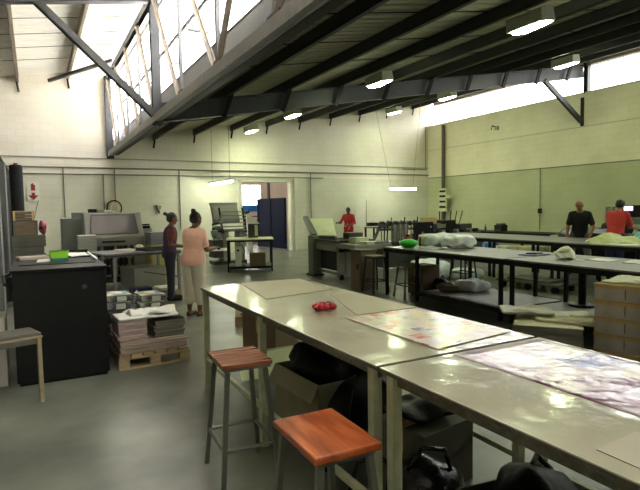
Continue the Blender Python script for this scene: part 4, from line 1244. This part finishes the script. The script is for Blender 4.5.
black_table('black worktable of the back row under the pale lime cloth', 8.65, 10.0, 3.6, 6.685, [(8.7, 6.6), (8.7, 5.1), (8.7, 3.7), (9.95, 6.6), (9.95, 5.1), (9.95, 3.7)], rails=(.30, .42), grp=G)
ZW = .8505
t = thing('bowl', 'bright green plastic bowl on the black worktable', 'bowl', (5.72, 7.33, ZW))
MB().lathe((0, 0, 0), [(.001, 0), (.09, 0), (.155, .05), (.17, .11), (.158, .11), (.145, .055), (.08, .014), (.001, .012)], seg=28).build('body', M['green'], t, smooth=True)
MB().ell((0, 0, .10), (.13, .13, .05)).build('contents', M['green'], t, smooth=True)
t = thing('jar', 'dark red jar standing behind the green bowl', 'jar', (6.02, 7.75, ZW))
MB().lathe((0, 0, 0), [(.001, 0), (.05, 0), (.055, .02), (.055, .15), (.04, .17), (.001, .17)]).build('glass', M['redd'], t, smooth=True)
MB().cyl((0, 0, .17), (0, 0, .20), .042).build('lid', M['black'], t)
t = thing('pot', 'orange brown pot standing beside the clear wrapped pack', 'pot', (6.05, 7.38, ZW))
MB().lathe((0, 0, 0), [(.001, 0), (.05, 0), (.06, .17), (.001, .17)]).build('body', M['stooln'], t, smooth=True)
MB().cyl((0, 0, .17), (.02, 0, .26), .012).build('brush_handle', M['palletw'], t)
def wrapped(name, lab, cat, loc, r, m, seed, amt, rz=0, knot=False):
    t = thing(name, lab, cat, loc, rz)
    o = MB().ell((0, 0, r[2]), r, n=20).build('wrap', m, t, smooth=True)
    for v in o.data.vertices:      # square the blob off into a pack
        for i in range(3):
            c = v.co[i] - (r[2] if i == 2 else 0)
            k = c / r[i]
            v.co[i] = math.copysign(abs(k) ** .55, k) * r[i] + (r[2] if i == 2 else 0)
    crumple(o, amt, seed)
    for v in o.data.vertices:
        v.co.z = max(0.0, v.co.z)
    MB().box(-r[0] * .7, -r[1] * .7, .004, r[0] * .7, r[1] * .7, r[2] * 1.5).build('contents', M['paper'], t, bevel=.01)
    return t
wrapped('wrapped_pack', 'large clear wrapped pack with bluish shine on the black worktable', 'pack', (6.28, 7.25, ZW), (.30, .26, .11), M['plast'], 3, .06)
wrapped('wrapped_pack', 'whiter wrapped pack beside the bluish clear pack', 'pack', (6.32, 6.74, ZW), (.25, .24, .105), M['plast'], 9, .06)
sheet_on('plastic_film', 'loose clear film spread in front of the wrapped packs', 'film', [(5.75, 6.7), (6.05, 6.55), (6.1, 7.2), (5.8, 7.15)], ZW, .004, M['plast'], wav=.06, seed=5)
t = thing('folder', 'dark blue folder lying flat on the front worktable', 'folder', (6.2, 5.1, ZW), R(12))
MB().box(-.19, -.14, 0, .19, .14, .012).build('cover', M['bluebook'], t, bevel=.003)
MB().box(-.05, -.05, .012, .16, .1, .03).build('black_pouch', M['black'], t, bevel=.006)
t = thing('paper_bag', 'small crumpled white bag on the front worktable', 'bag', (6.08, 4.49, ZW))
o = MB().ell((0, 0, .06), (.17, .12, .085), n=7).build('body', M['paper'], t, smooth=False); crumple(o, .09, 3)
for v in o.data.vertices: v.co.z = max(0, v.co.z)
o = MB().ell((-.03, .02, .11), (.10, .07, .05), n=6).build('folded_top', M['paper2'], t, smooth=False); crumple(o, .03, 5)
sheet_on('paper_sheet', 'white paper lying beside the small crumpled white bag', 'paper', [(6.1, 3.95), (6.42, 4.0), (6.4, 4.3), (6.12, 4.25)], ZW, .005, M['paper'], wav=.01, seed=3)
sheet_on('paper_sheet', 'white papers at the worktable back edge, cut by the picture edge', 'paper', [(6.1, 3.35), (6.5, 3.4), (6.5, 3.85), (6.15, 3.8)], ZW, .008, M['paper'], wav=.01, seed=4)
sheet_on('paper_sheet', 'grey sheet of paper between the white bag and the loose papers', 'paper', [(5.95, 4.2), (6.08, 4.2), (6.1, 4.36), (5.98, 4.36)], ZW, .003, M['card'])
# on the back row
def cloth_heap(name, lab, cat, loc, r, m, seed, rz=0):
    t = thing(name, lab, cat, loc, rz)
    o = MB().ell((0, 0, 0), r, n=24).build('folds', m, t, smooth=True); crumple(o, .07, seed)
    for v in o.data.vertices: v.co.z = max(0.0, v.co.z)
    o = MB().ell((r[0] * .2, r[1] * .3, r[2] * .5), (r[0] * .6, r[1] * .45, r[2] * .8), n=20).build('top_fold', m, t, smooth=True); crumple(o, .06, seed + 1)
    for v in o.data.vertices: v.co.z = max(0.0, v.co.z)
    return t
cloth_heap('cloth_heap', 'pale lime cloth heaped on the back row worktable', 'cloth', (9.3, 5.9, ZW), (.35, .48, .11), M['clothg'], 3)
cloth_heap('wrapped_heap', 'aqua blue wrapping heaped beside the man in red', 'wrapping', (9.72, 5.35, ZW), (.25, .45, .27), M['teal'], 8)
sheet_on('paper_sheet', 'white sheet hanging off the pale lime cloth', 'paper', [(8.8, 5.2), (9.1, 5.2), (9.1, 5.75), (8.8, 5.75)], ZW, .006, M['paper'], wav=.02, seed=7)

# goods under and behind the tables
carton('cardboard_box', 'brown carton on the floor under the green bowl table', (6.12, 7.42, 0), 0, .38, .42, .52, M['carton'])
bag('soft_bag', 'black bag on the floor under the green bowl table', (6.18, 7.0, 0), (.2, .2, .15), 14, M['bag'], [[(0, -.05, .28), (.02, 0, .36), (.02, .08, .28)]])
wrapped('wrapped_pack', 'white wrapped pack on the low shelf beside the orange brown bundle', 'pack', (6.3, 6.4, .171), (.22, .25, .075), M['plast'], 19, .05)
t = thing('cloth_bundle', 'orange brown bundle lying on the low shelf', 'bundle', (5.9, 6.55, .171))
o = MB().ell((0, 0, .06), (.14, .2, .07), n=14).build('body', M['carton'], t, smooth=True); crumple(o, .05, 8)
for v in o.data.vertices: v.co.z = max(0, v.co.z)
MB().bar((-.13, -.02, .06), (.12, .02, .1), .02, .03).build('strap', M['stooln'], t)
wrapped('wrapped_pack', 'large bluish wrapped pack on the floor behind the front worktable', 'pack', (7.5, 8.9, 0), (.35, .4, .2), M['plast'], 23, .06)
wrapped('wrapped_pack', 'low white wrapped pack on the floor beside the black stool', 'pack', (8.1, 8.4, 0), (.3, .3, .11), M['plast'], 27, .06)
# trolley
t = thing('platform_trolley', 'low dark platform trolley on the floor between the table rows', 'trolley', (7.9, 6.0, 0), R(4))
MB().box(0, 0, .12, .62, 1.3, .16).build('platform', M['tray'], t, bevel=.004)
MB().box(.05, .2, .161, .5, 1.1, .20).build('board', M['tray'], t)
for x in (.08, .55):
    for y in (.1, .66, 1.2):
        MB().cyl((x - .025, y, .06), (x + .025, y, .06), .06).build('wheel', M['black'], t)
# side bench by the right wall with boxes under
t = thing('side_bench', 'long low dark bench along the pale green wall', 'bench', (13.7, 9.6, 0))
MB().box(0, 0, .60, .9, 6.4, .68).build('top', M['black'], t)
for y in (.1, 2.2, 4.3, 6.3):
    MB().box(.04, y - .03, 0, .1, y + .03, .6).box(.8, y - .03, 0, .86, y + .03, .6).build('trestle', M['black'], t)
t = thing('desk_printer', 'small black machine standing on the long low bench', 'machine', (14.0, 12.9, .682))
MB().box(-.14, -.17, 0, .14, .17, .22).build('case', M['black'], t, bevel=.01)
MB().box(-.10, -.12, .22, .1, .12, .27).build('lid', M['mdark'], t)
MB().box(-.16, -.12, .02, -.14, .12, .06).build('tray', M['steel'], t)
t = thing('bottle', 'dark bottle on the long low bench beside the small black machine', 'bottle', (14.0, 13.6, .682))
MB().lathe((0, 0, 0), [(.001, 0), (.04, 0), (.04, .12), (.015, .17), (.015, .2), (.001, .2)]).build('glass', M['mdark'], t, smooth=True)
MB().cyl((0, 0, .2), (0, 0, .225), .018).build('cap', M['black'], t)
bx = [(13.0, 14.7, .45, .4, .3, 'kraft', 'yellowish box on the floor before the long low bench'), (13.05, 13.95, .4, .45, .22, 'palletg', 'drab low box on the floor before the long low bench'), (13.1, 13.2, .42, .42, .38, 'bluebook', 'blue box on the floor before the long low bench'), (13.1, 12.6, .42, .45, .34, 'blueband', 'bright blue crate among the boxes by the long low bench'), (13.15, 12.0, .42, .48, .28, 'paper', 'white box on the floor before the long low bench'), (13.2, 11.3, .42, .48, .30, 'paper2', 'cream box on the floor before the long low bench'), (13.2, 10.6, .4, .45, .33, 'mgrey', 'grey box on the floor before the long low bench')]
for x, y, w, d, h, mm, lab in bx:
    carton('storage_box', lab, (x, y, 0), .05, w, d, h, M[mm], grp='boxes along the long low bench')
carton('storage_box', 'pale greenish carton behind the man in black', (12.4, 9.2, 0), 0, .5, .6, .75, M['mpale'])

# ================================================================== stacks at the picture edge
SR = R(13)
def st(x, y):
    return (4.70 + x * math.cos(SR) + (-y) * -math.sin(SR), 3.18 + x * math.sin(SR) - y * math.cos(SR))
Hs = [.16] * 5
names = ['lowest', 'second', 'middle', 'fourth', 'topmost']
for col in range(2):
    for k in range(5):
        cxx, cyy = st(.36 - .2 * col + random.uniform(-.008, .008), .235 + .50 * col + random.uniform(-.004, .004))
        lab = ('%s carton of the tall grey and kraft stack facing the floral table' if col == 0 else '%s carton of the stack cut by the picture edge') % names[k]
        t = thing('carton', lab, 'box', (cxx, cyy, .001 + k * .1595), SR - R(0), 'tall stack of grey cartons with kraft lids')
        bo = MB().box(-.35, -.225, 0, .35, .225, .122).build('body', M['lilac'], t, bevel=.004)
        MB().box(-.354, -.229, .12, .354, .229, .158).build('lid', M['kraft'], t, bevel=.004)
        MB().box(-.356, -.05, .03, -.35, -.044, .12).build('split', M['carton'], bo)
cxx, cyy = st(.38, .4)
for k, (dx, dy, lab) in enumerate(((0, 0, 'cream papers spread on the tall carton stack'), (.1, .15, 'white papers topmost on the tall carton stack'))):
    a, c = math.cos(SR), math.sin(SR)
    w, d = (.3, .36) if k == 0 else (.24, .28)
    poly = [(cxx + dx + x * a - y * c, cyy - dy + x * c + y * a) for x, y in ((-w, -d), (w, -d), (w, d), (-w, d))]
    sheet_on('paper_sheaf', lab, 'papers', poly, .799 + .014 * k, .012, M['paper2'] if k == 0 else M['paper'], wav=.035, seed=30 + k)
pile('ream_stack', 'short grey brown stack of reams beside the tall carton stack', (4.62, 3.62, 0), R(-52), .62, .86, .38, 6, M['greypage'], M['paper2'], seed=61)
for k, (cx_, cy_, w, d, rz, m, lab) in enumerate(((4.50, 3.80, .50, .34, R(-40), 'gcard', 'grey folded sheaf lying on the short ream stack'), (4.64, 3.42, .52, .34, R(-62), 'paper2', 'cream wrapped sheaf on the short ream stack by the tall stack'), (4.86, 3.56, .42, .30, R(-30), 'paper', 'white sheaf at the back of the short ream stack'))):
    a, c = math.cos(rz), math.sin(rz)
    poly = [(cx_ + x * a - y * c, cy_ + x * c + y * a) for x, y in ((-w / 2, -d / 2), (w / 2, -d / 2), (w / 2, d / 2), (-w / 2, d / 2))]
    sheet_on('paper_sheaf', lab, 'papers', poly, .39 + (.05 if k == 0 else .002 * k), .02, M[m], 'sheaves on the short ream stack', wav=.05, seed=40 + k)
pallet('small pale pallet on the floor beyond the far end of the cream table', (2.28, 6.62, 0), R(-20), .8, .6, M['palletw'], h=.13)
pile('board_pile', 'pale boards lying on the small pallet beyond the cream table', (2.76, 6.80, .132), R(-20), .62, .48, .03, 2, M['mgrey'], M['paper2'], seed=71)

# ================================================================== cutting machine by the right wall
t = thing('cutting_machine', 'beige green cutting machine with a glowing screen by the wall', 'machine', (12.0, 4.65, 0))
MB().box(.25, 0, 0, 1.5, 3.45, .80).build('base', M['mdark'], t, bevel=.02)
MB().box(.0, .2, .72, 1.2, 3.45, .82).build('table_bed', M['steelb'], t, bevel=.01)
MB().box(.45, 0, .82, 1.2, 3.53, 1.52).build('head', M['cecol'], t, bevel=.03)
MB().box(.43, 0, 1.24, .449, 3.12, 1.52).build('dark_fascia', M['black'], t)
MB().box(.40, .0, 1.08, .449, 3.0, 1.20).build('knife_guard', M['mgreen'], t)
MB().box(.42, 2.80, 1.39, .43, 3.02, 1.50).build('screen', M['screen'], t)
MB().box(.43, .0, .84, .449, 3.0, 1.06).build('front_plate', M['white'], t)
MB().box(.44, 3.14, .9, .45, 3.16, 1.5).build('door_seam', M['mdark'], t)
MB().tube([(.7, 2.7, 1.52), (.7, 2.7, 1.60), (.7, 2.58, 1.64), (.7, 2.46, 1.60), (.7, 2.46, 1.52)], .02).build('lifting_eye', M['black'], t)
def ce(txt, loc, rot, size, m, parent, name):
    cu = bpy.data.curves.new(name, 'FONT')
    cu.body = txt; cu.size = size; cu.extrude = .002; cu.align_x = 'CENTER'
    o = bpy.data.objects.new(name, cu)
    COL.objects.link(o)
    bpy.context.view_layer.update()
    me = bpy.data.meshes.new_from_object(o.evaluated_get(bpy.context.evaluated_depsgraph_get()))
    bpy.data.objects.remove(o)
    me.name = name
    me.materials.clear(); me.materials.append(m)
    q = bpy.data.objects.new(name, me); COL.objects.link(q)
    q.parent = parent; q.location = loc; q.rotation_euler = rot
    return q
ce('C', (.446, 3.42, 1.36), (R(90), 0, R(-90)), .17, M['mdark'], t, 'letter')
ce('E', (.446, 3.27, 1.36), (R(90), 0, R(-90)), .17, M['mdark'], t, 'letter')
t = thing('covered_bench', 'low bench draped in shiny dark grey vinyl behind the man in black', 'bench', (11.12, 7.0, 0))
MB().box(0, 0, 0, .7, 1.6, .76).build('base', M['black'], t, bevel=.03)
o = MB().ell((.35, .8, .84), (.42, .92, .17), n=20).build('vinyl_cover', M['vinyl'], t, smooth=True); crumple(o, .05, 4)
o = MB().ell((.4, .25, .98), (.2, .36, .22), n=16).build('cover_fold', M['blackt'], t, smooth=True); crumple(o, .05, 9)

# ================================================================== people
def remeshed(name, mb, m, vox, smooth_it=4, parent=None):
    o = mb.build(name, m, None)
    r = o.modifiers.new('Remesh', 'REMESH'); r.mode = 'VOXEL'; r.voxel_size = vox; r.use_smooth_shade = True
    s = o.modifiers.new('Smooth', 'SMOOTH'); s.factor = .5; s.iterations = smooth_it
    bpy.context.view_layer.update()
    me = bpy.data.meshes.new_from_object(o.evaluated_get(bpy.context.evaluated_depsgraph_get()))
    me.name = name
    old = o.data
    o.modifiers.clear()
    o.data = me
    bpy.data.meshes.remove(old)
    me.materials.clear(); me.materials.append(m)
    for p in me.polygons: p.use_smooth = True
    if parent is not None: o.parent = parent
    return o

def ring_loft(mb, secs, seg=20):
    """secs: (centre, right axis, front axis, rx, ry)"""
    rings = []
    for c, ax, ay, rx, ry in secs:
        rings.append([V(c) + V(ax) * (rx * math.cos(2 * PI * i / seg)) + V(ay) * (ry * math.sin(2 * PI * i / seg)) for i in range(seg)])
    mb.rings(rings)

def person(label, loc, az, H, skin, lean=0, head=(0, 0), arms=None, legs=None, female=False, hair='short', top=None, sleeve=.55, trousers=None, trouser_to=1.0, shoes=None, longtop=0.02, extras=None, sleeve_m=None, face=True, bulk=1.0):
    """local frame: faces +Y, right hand side is +X"""
    k = H / 1.70
    a = R(lean)
    ft, up = V((0, math.cos(a), -math.sin(a))), V((0, math.sin(a), math.cos(a)))
    rt = V((1, 0, 0))
    pel = V((0, 0, .90 * k))
    def sp(t_, off=0): return pel + up * (t_ * k) + ft * (off * k)
    shw = (.155 if female else .168) * k
    neck0 = sp(.49)
    # head frame: yaw to the right (+), pitch down (+)
    hy, hp = R(head[0]), R(head[1])
    hf = V((math.sin(hy) * math.cos(hp), math.cos(hy) * math.cos(hp), -math.sin(hp)))
    hr = V((math.cos(hy), -math.sin(hy), 0))
    hu = hr.cross(hf).normalized()
    hc = neck0 + up * (.058 * k) + hu * (.095 * k) + hf * (.02 * k)
    hm = Matrix((hr, hf, hu)).transposed()
    sh = {s_: sp(.432) + rt * (s_ * shw) for s_ in (-1, 1)}
    arms = arms or {}
    legs = legs or {}
    J = {}
    for s_ in (-1, 1):
        ua, fa = arms.get(s_, ((.15 * s_, .05, -1), (.05 * s_, .25, -1)))
        el = sh[s_] + V(ua).normalized() * (.29 * k)
        wr = el + V(fa).normalized() * (.25 * k)
        hip = pel + V((s_ * (.09 if not female else .095) * k, 0, -.02 * k))
        td, sd = legs.get(s_, ((.02 * s_, .0, -1), (.0, .0, -1)))
        kn = hip + V(td).normalized() * (.42 * k)
        an = kn + V(sd).normalized() * (.39 * k)
        J[s_] = (sh[s_], el, wr, hip, kn, an)
    # lift so that the lower ankle sits .07 above the floor
    low = min(J[-1][5].z, J[1][5].z)
    dz = V((0, 0, .075 * k - low))
    pel = pel + dz; neck0 = neck0 + dz; hc = hc + dz
    for s_ in (-1, 1):
        J[s_] = tuple(p + dz for p in J[s_])
    hipw = (.175 if female else .16) * k * bulk
    def torso(mb, g, z0=-.09, top_t=.50, wid=1.0):
        S = []
        prof = [(-.10, hipw * .92, .115), (-.03, hipw, .125), (.06, hipw * .96, .115), (.16, (.132 if female else .145) * k, .105), (.28, (.148 if female else .17) * k, .118), (.38, (.165 if female else .182) * k, .115), (.44, (.155 if female else .17) * k, .095), (.485, .10 * k, .07), (.52, .06 * k, .058)]
        for t_, rx, ry in prof:
            if t_ < z0 or t_ > top_t: continue
            S.append((pel + up * (t_ * k), rt, ft, (rx * (bulk if .1 < t_ < .45 else 1) + g) * wid, ry * k * bulk + g))
        ring_loft(mb, S)
    # ---- body
    mb = MB()
    torso(mb, 0, -1, 1)
    mb.cap(neck0 - up * (.04 * k), hc - hu * (.06 * k), .056 * k, .052 * k)
    hh = .118 * k
    def hp_(x, y, z): return hc + hm @ V((x * hh, y * hh, z * hh))
    mb.ell(hp_(0, -.10, .14), (.66 * hh, .82 * hh, .78 * hh), rot=hm, n=16)
    mb.ell(hp_(0, .16, -.36), (.50 * hh, .56 * hh, .56 * hh), rot=hm, n=14)
    mb.ell(hp_(0, .46, -.70), (.22 * hh, .20 * hh, .18 * hh), rot=hm, n=10)
    mb.cap(hp_(0, .68, .10), hp_(0, .84, -.22), .07 * hh, .12 * hh)
    mb.cap(hp_(-.3, .60, .16), hp_(.3, .60, .16), .10 * hh, .10 * hh)
    mb.cap(hp_(-.14, .66, -.46), hp_(.14, .66, -.46), .07 * hh)
    for s_ in (-1, 1):
        mb.ell(hp_(.66 * s_, -.06, -.05), (.08 * hh, .17 * hh, .27 * hh), rot=hm, n=10)
        S_, E_, W_, HI, KN, AN = J[s_]
        mb.ell(S_ - V((s_ * .012, 0, .0)), (.054 * k, .054 * k, .054 * k))
        mb.cap(S_, E_, .052 * k, .040 * k)
        mb.cap(neck0 - up * (.01 * k), S_, .048 * k, .048 * k)
        mb.cap(E_, W_, .041 * k, .027 * k)
        mb.cap(HI, KN, .088 * k, .056 * k)
        mb.cap(KN, KN.lerp(AN, .35), .055 * k, .056 * k)
        mb.cap(KN.lerp(AN, .35), AN, .056 * k, .036 * k)
        fd = V((.12 * s_, 1, 0)).normalized()
        mb.cap(AN + V((0, -.03 * k, -.035 * k)), AN + fd * (.16 * k) + V((0, 0, -.048 * k)), .038 * k, .026 * k)
        # hand: palm, four fingers of their own lengths, thumb off the side
        d = (W_ - E_).normalized()
        side = d.cross(V((0, 0, 1)))
        side = side.normalized() if side.length > .2 else V((1, 0, 0))
        side = side * (-s_)            # thumb side roughly inwards
        nrm = d.cross(side).normalized()
        if nrm.z > 0: nrm = -nrm
        for j in range(4):
            o_ = (-.027 + .018 * j) * k
            base = W_ + d * (.012 * k) + side * (o_ * .6)
            mb.cap(base, W_ + d * (.085 * k) + side * o_, .014 * k, .0115 * k, seg=8)
            L_ = (.062, .075, .08, .07)[j] * k
            p0 = W_ + d * (.085 * k) + side * o_
            p1 = p0 + (d * .9 + nrm * .35).normalized() * (L_ * .5)
            p2 = p1 + (d * .5 + nrm * .8).normalized() * (L_ * .5)
            mb.cap(p0, p1, .0105 * k, .0095 * k, seg=8)
            mb.cap(p1, p2, .0095 * k, .008 * k, seg=8)
        p0 = W_ + d * (.025 * k) + side * (.028 * k)
        p1 = p0 + (d * .6 + side * .75).normalized() * (.04 * k)
        p2 = p1 + (d * .9 + side * .25 + nrm * .3).normalized() * (.032 * k)
        mb.cap(W_ + d * (.01 * k), p0, .014 * k, .013 * k, seg=8); mb.cap(p0, p1, .013 * k, .011 * k, seg=8); mb.cap(p1, p2, .011 * k, .009 * k, seg=8)
    body = remeshed('person', mb, skin, .0075, 3)
    # ---- clothes
    mb = MB()
    torso(mb, .014 * k, -longtop - .1 if longtop > .05 else -.04, .495)
    for s_ in (-1, 1):
        S_, E_, W_, HI, KN, AN = J[s_]
        inn = S_ - rt * (s_ * .06 * k)
        mb.cap(inn, S_, .062 * k, .058 * k)
        mb.cap(neck0 - up * (.025 * k) + rt * (s_ * .045 * k), S_ + up * .004, .054 * k, .058 * k)
        if sleeve <= 1:
            mb.cap(S_, S_.lerp(E_, sleeve), .060 * k, .060 * k)
        else:
            mb.cap(S_, E_, .060 * k, .055 * k); mb.cap(E_, E_.lerp(W_, sleeve - 1), .055 * k, .042 * k)
    shirt = remeshed('shirt', mb, top, .011, 3, body)
    mb = MB()
    ring_loft(mb, [(pel + up * (t_ * k), rt, ft, rx + .008 * k, ry * k + .008 * k) for t_, rx, ry in ((-.11, hipw * .9, .11), (-.03, hipw, .126), (.05, hipw * .97, .118), (.075, hipw * .9, .11))])
    for s_ in (-1, 1):
        S_, E_, W_, HI, KN, AN = J[s_]
        mb.cap(HI, KN, .104 * k * bulk, .076 * k * bulk)
        if trouser_to <= 1:
            mb.cap(KN, KN.lerp(AN, trouser_to), .076 * k * bulk, (.072 if trouser_to < .9 else .06) * k * bulk)
    remeshed('trousers', mb, trousers, .011, 3, body)
    for s_ in (-1, 1):
        AN = J[s_][5]
        fd = V((.12 * s_, 1, 0)).normalized()
        if shoes == 'sandal':
            mb = MB(); mb.cap(AN + V((0, -.04 * k, -.067 * k)), AN + fd * (.17 * k) + V((0, 0, -.067 * k)), .012 * k, .012 * k)
            mb.cap(AN + V((.0, -.05 * k, -.06 * k)), AN + fd * (.16 * k) + V((.02, 0, -.06 * k)), .018, .018)
            mb.cap(AN + fd * (.09 * k) + V((-.035 * k, 0, -.055 * k)), AN + fd * (.09 * k) + V((.035 * k, 0, -.055 * k)), .014 * k)
            mb.build('sandal', M['blackt'], body, smooth=True)
        else:
            mb = MB(); mb.cap(AN + V((0, -.03 * k, -.032 * k)), AN + fd * (.175 * k) + V((0, 0, -.042 * k)), .046 * k, .034 * k); mb.cap(AN, AN + V((0, 0, -.03)), .044 * k)
            remeshed('shoe', mb, M['blackt'], .01, 2, body)
    # hair
    mb = MB()
    if hair == 'shaved':
        mb.ell(hp_(0, -.16, .20), (.65 * hh, .76 * hh, .735 * hh), rot=hm, n=14)
    else:
        mb.ell(hp_(0, -.20, .22), (.72 * hh, .80 * hh, .80 * hh), rot=hm, n=16)
        mb.ell(hp_(0, -.36, -.06), (.66 * hh, .60 * hh, .66 * hh), rot=hm, n=14)
        if hair == 'bun':
            mb.ell(hp_(0, -.62, 1.02), (.36 * hh, .36 * hh, .34 * hh), rot=hm, n=12)
        if hair == 'bunback':
            mb.ell(hp_(0, -1.18, .62), (.36 * hh, .38 * hh, .30 * hh), rot=hm, n=12)
            mb.cap(hp_(0, -.8, .5), hp_(0, -1.1, .6), .2 * hh)
    o = remeshed('hair', mb, M['hair'] if hair != 'shaved' else skin, .009, 2, body) if hair != 'shaved' else None
    if face:
        for s_ in (-1, 1):
            ey = MB().ell(hp_(.27 * s_, .64, .03), (.10 * hh, .06 * hh, .06 * hh), rot=hm, n=8).build('eye', M['paper'], body, smooth=True)
            MB().ell(hp_(.27 * s_, .695, .03), (.045 * hh, .02 * hh, .05 * hh), rot=hm, n=8).build('iris', M['black'], ey, smooth=True)
            MB().cap(hp_(.13 * s_, .70, .22), hp_(.42 * s_, .60, .22), .03 * hh).build('eyebrow', M['hair'], body, smooth=True)
        MB().ell(hp_(0, .70, -.46), (.20 * hh, .06 * hh, .075 * hh), rot=hm, n=8).build('lips', M['rust'], body, smooth=True)
    body.location = loc
    body.rotation_euler = (0, 0, -R(az))
    tag(body, label, 'person')
    return body, J, dict(pel=pel, up=up, ft=ft, rt=rt, neck=neck0, k=k, hc=hc, hp=hp_)

GP = None
# woman with the salmon top, seen from behind
bd, J, F = person('woman in salmon top and pale capri trousers, dark hair in a bun', (2.03, 7.68, 0), 55, 1.57, M['skin'], lean=6, head=(12, 10),
    arms={1: ((.22, .12, -1), (-.15, 1, .05)), -1: ((-.22, .15, -1), (.3, 1, -.05))}, legs={1: ((.02, .03, -1), (.0, -.03, -1)), -1: ((-.01, .02, -1), (.0, -.03, -1))},
    female=True, hair='bun', top=M['pinkt'], sleeve=.72, trousers=M['capri'], trouser_to=.55, shoes='sandal', longtop=.06, bulk=1.2)
k = F['k']
MB().tube([F['neck'] + V((.13 * k, -.02, -.05)), F['neck'] + V((.08 * k, -.075, -.03)), F['neck'] + V((0, -.09, -.05)), F['neck'] + V((-.08 * k, -.075, -.03)), F['neck'] + V((-.13 * k, -.02, -.05))], .017).build('coral_strap', M['coral'], bd, smooth=True)
tag(MB().box(-.12, -.09, 0, .12, .09, .01).build('paper_sheet', M['paper'], loc=(2.52, 7.98, .93), rot=(R(8), 0, R(-20))), 'white sheet held by the woman in the salmon top', 'paper')
# woman in navy
bd, J, F = person('woman in navy shirt with rust sleeves and dark trousers, hair in a bun', (2.03, 9.24, 0), 95, 1.56, M['skin'], lean=5, head=(-4, 8),
    arms={1: ((-.05, -.12, -1), (-.25, 1, -.12)), -1: ((.05, .1, -1), (.15, 1, -.2))}, legs={1: ((.02, .0, -1), (.0, -.02, -1)), -1: ((-.02, .08, -1), (.0, .0, -1))},
    female=True, hair='bunback', top=M['navyt'], sleeve=.5, trousers=M['navyj'], trouser_to=1.0, shoes='shoe', longtop=.08)
mb = MB()
for s_ in (-1, 1):
    S_, E_ = J[s_][0], J[s_][1]
    mb = MB(); mb.cap(S_.lerp(E_, .12), S_.lerp(E_, .52), .076, .068)
    remeshed('sleeve', mb, M['rust'], .01, 2, bd)
tag(MB().box(-.14, -.10, 0, .14, .10, .012).build('paper_sheet', M['paper'], loc=(2.48, 9.10, .98), rot=(0, R(-6), R(10))), 'white papers held before the woman in the navy shirt', 'paper')
# person in red by the folding machine
bd, J, F = person('person in red overalls standing behind the pale green panel', (10.0, 16.3, 0), 215, 1.62, M['skin3'], lean=6, head=(10, 15),
    arms={1: ((.5, .25, -1), (.35, 1, .05)), -1: ((-.25, .3, -1), (.3, 1, -.15))}, hair='short', top=M['redd'], sleeve=1.75, trousers=M['redd'], shoes='shoe', longtop=.05)
for s_, z_ in ((-.10, .93), (-.03, .86), (.04, .95), (.10, .88), (0, .78)):
    MB().box(s_ - .025, .10, z_, s_ + .025, .15, z_ + .045).build('white_print', M['scr2'], bd)
# man in black
bd, J, F = person('man in black shirt and grey jeans bending over the back row worktable', (10.68, 7.58, 0), 235, 1.74, M['skin2'], lean=14, head=(12, 34),
    arms={1: ((.22, .12, -1), (.06, .25, -1)), -1: ((-.34, -.02, -1), (.35, .5, -1))}, legs={1: ((.18, .1, -1), (.05, -.06, -1)), -1: ((-.18, .1, -1), (-.05, -.06, -1))},
    hair='shaved', top=M['blackt'], sleeve=.72, trousers=M['greyj'], shoes='shoe', longtop=.06)
# man in red
bd, J, F = person('man in red shirt and navy trousers turned to the cutting machine', (10.45, 6.62, 0), 80, 1.72, M['skin2'], lean=14, head=(8, 32),
    arms={1: ((.16, .45, -1), (.05, 1, -.15)), -1: ((-.12, .4, -1), (.15, 1, -.1))}, hair='short', top=M['redt'], sleeve=.75, trousers=M['bluej'], shoes='shoe', longtop=.08)

# ================================================================== camera
f, yaw, pitch, roll, H = 527.7, R(28.392), R(-3.953), R(-.851), 1.55
fw = V((math.sin(yaw) * math.cos(pitch), math.cos(yaw) * math.cos(pitch), math.sin(pitch)))
r = V((math.cos(yaw), -math.sin(yaw), 0))
u = r.cross(fw)
r2 = r * math.cos(roll) + u * math.sin(roll)
u2 = -r * math.sin(roll) + u * math.cos(roll)
cam = bpy.data.cameras.new('camera')
cam.sensor_fit = 'HORIZONTAL'
cam.sensor_width = 36
cam.lens = f * 36 / 640
cam.clip_start = .05
co = bpy.data.objects.new('camera', cam)
COL.objects.link(co)
m4 = Matrix((r2, u2, -fw)).transposed().to_4x4()
m4.translation = V((0, 0, H))
co.matrix_world = m4
SC.camera = co

# ================================================================== light
w = bpy.data.worlds.new('sky')
SC.world = w
w.use_nodes = True
bg = w.node_tree.nodes['Background']
bg.inputs['Color'].default_value = (1.0, .965, .94, 1)
bg.inputs['Strength'].default_value = 5.0
sun = bpy.data.lights.new('sun', 'SUN')
sun.energy = 60.0
sun.angle = R(3)
sun.color = (1, .95, .88)
so = bpy.data.objects.new('sun', sun)
COL.objects.link(so)
so.rotation_euler = (R(18), R(-28), 0)      # from the side of the low roof edge: it strikes the roof tops only
def portal(loc, rot, sx, sy):
    l = bpy.data.lights.new('window_portal', 'AREA')
    l.shape = 'RECTANGLE'; l.size = sx; l.size_y = sy
    l.cycles.is_portal = True
    o = bpy.data.objects.new('window_portal', l)
    COL.objects.link(o); o.location = loc; o.rotation_euler = rot
portal((XR + .3, 6.0, 5.41), (0, R(90), 0), .85, 24)
portal((XG + .1, 6.0, 4.9), (0, R(90), 0), 1.95, 24)

SC.view_settings.view_transform = 'Standard'
SC.view_settings.look = 'None'
SC.view_settings.exposure = 1.5
SC.view_settings.gamma = 1.0
SC.view_settings.use_curve_mapping = False
SC.cycles.use_denoising = True
SC.cycles.max_bounces = 12
SC.cycles.diffuse_bounces = 6
SC.cycles.transparent_max_bounces = 12
SC.cycles.sample_clamp_indirect = 6.0
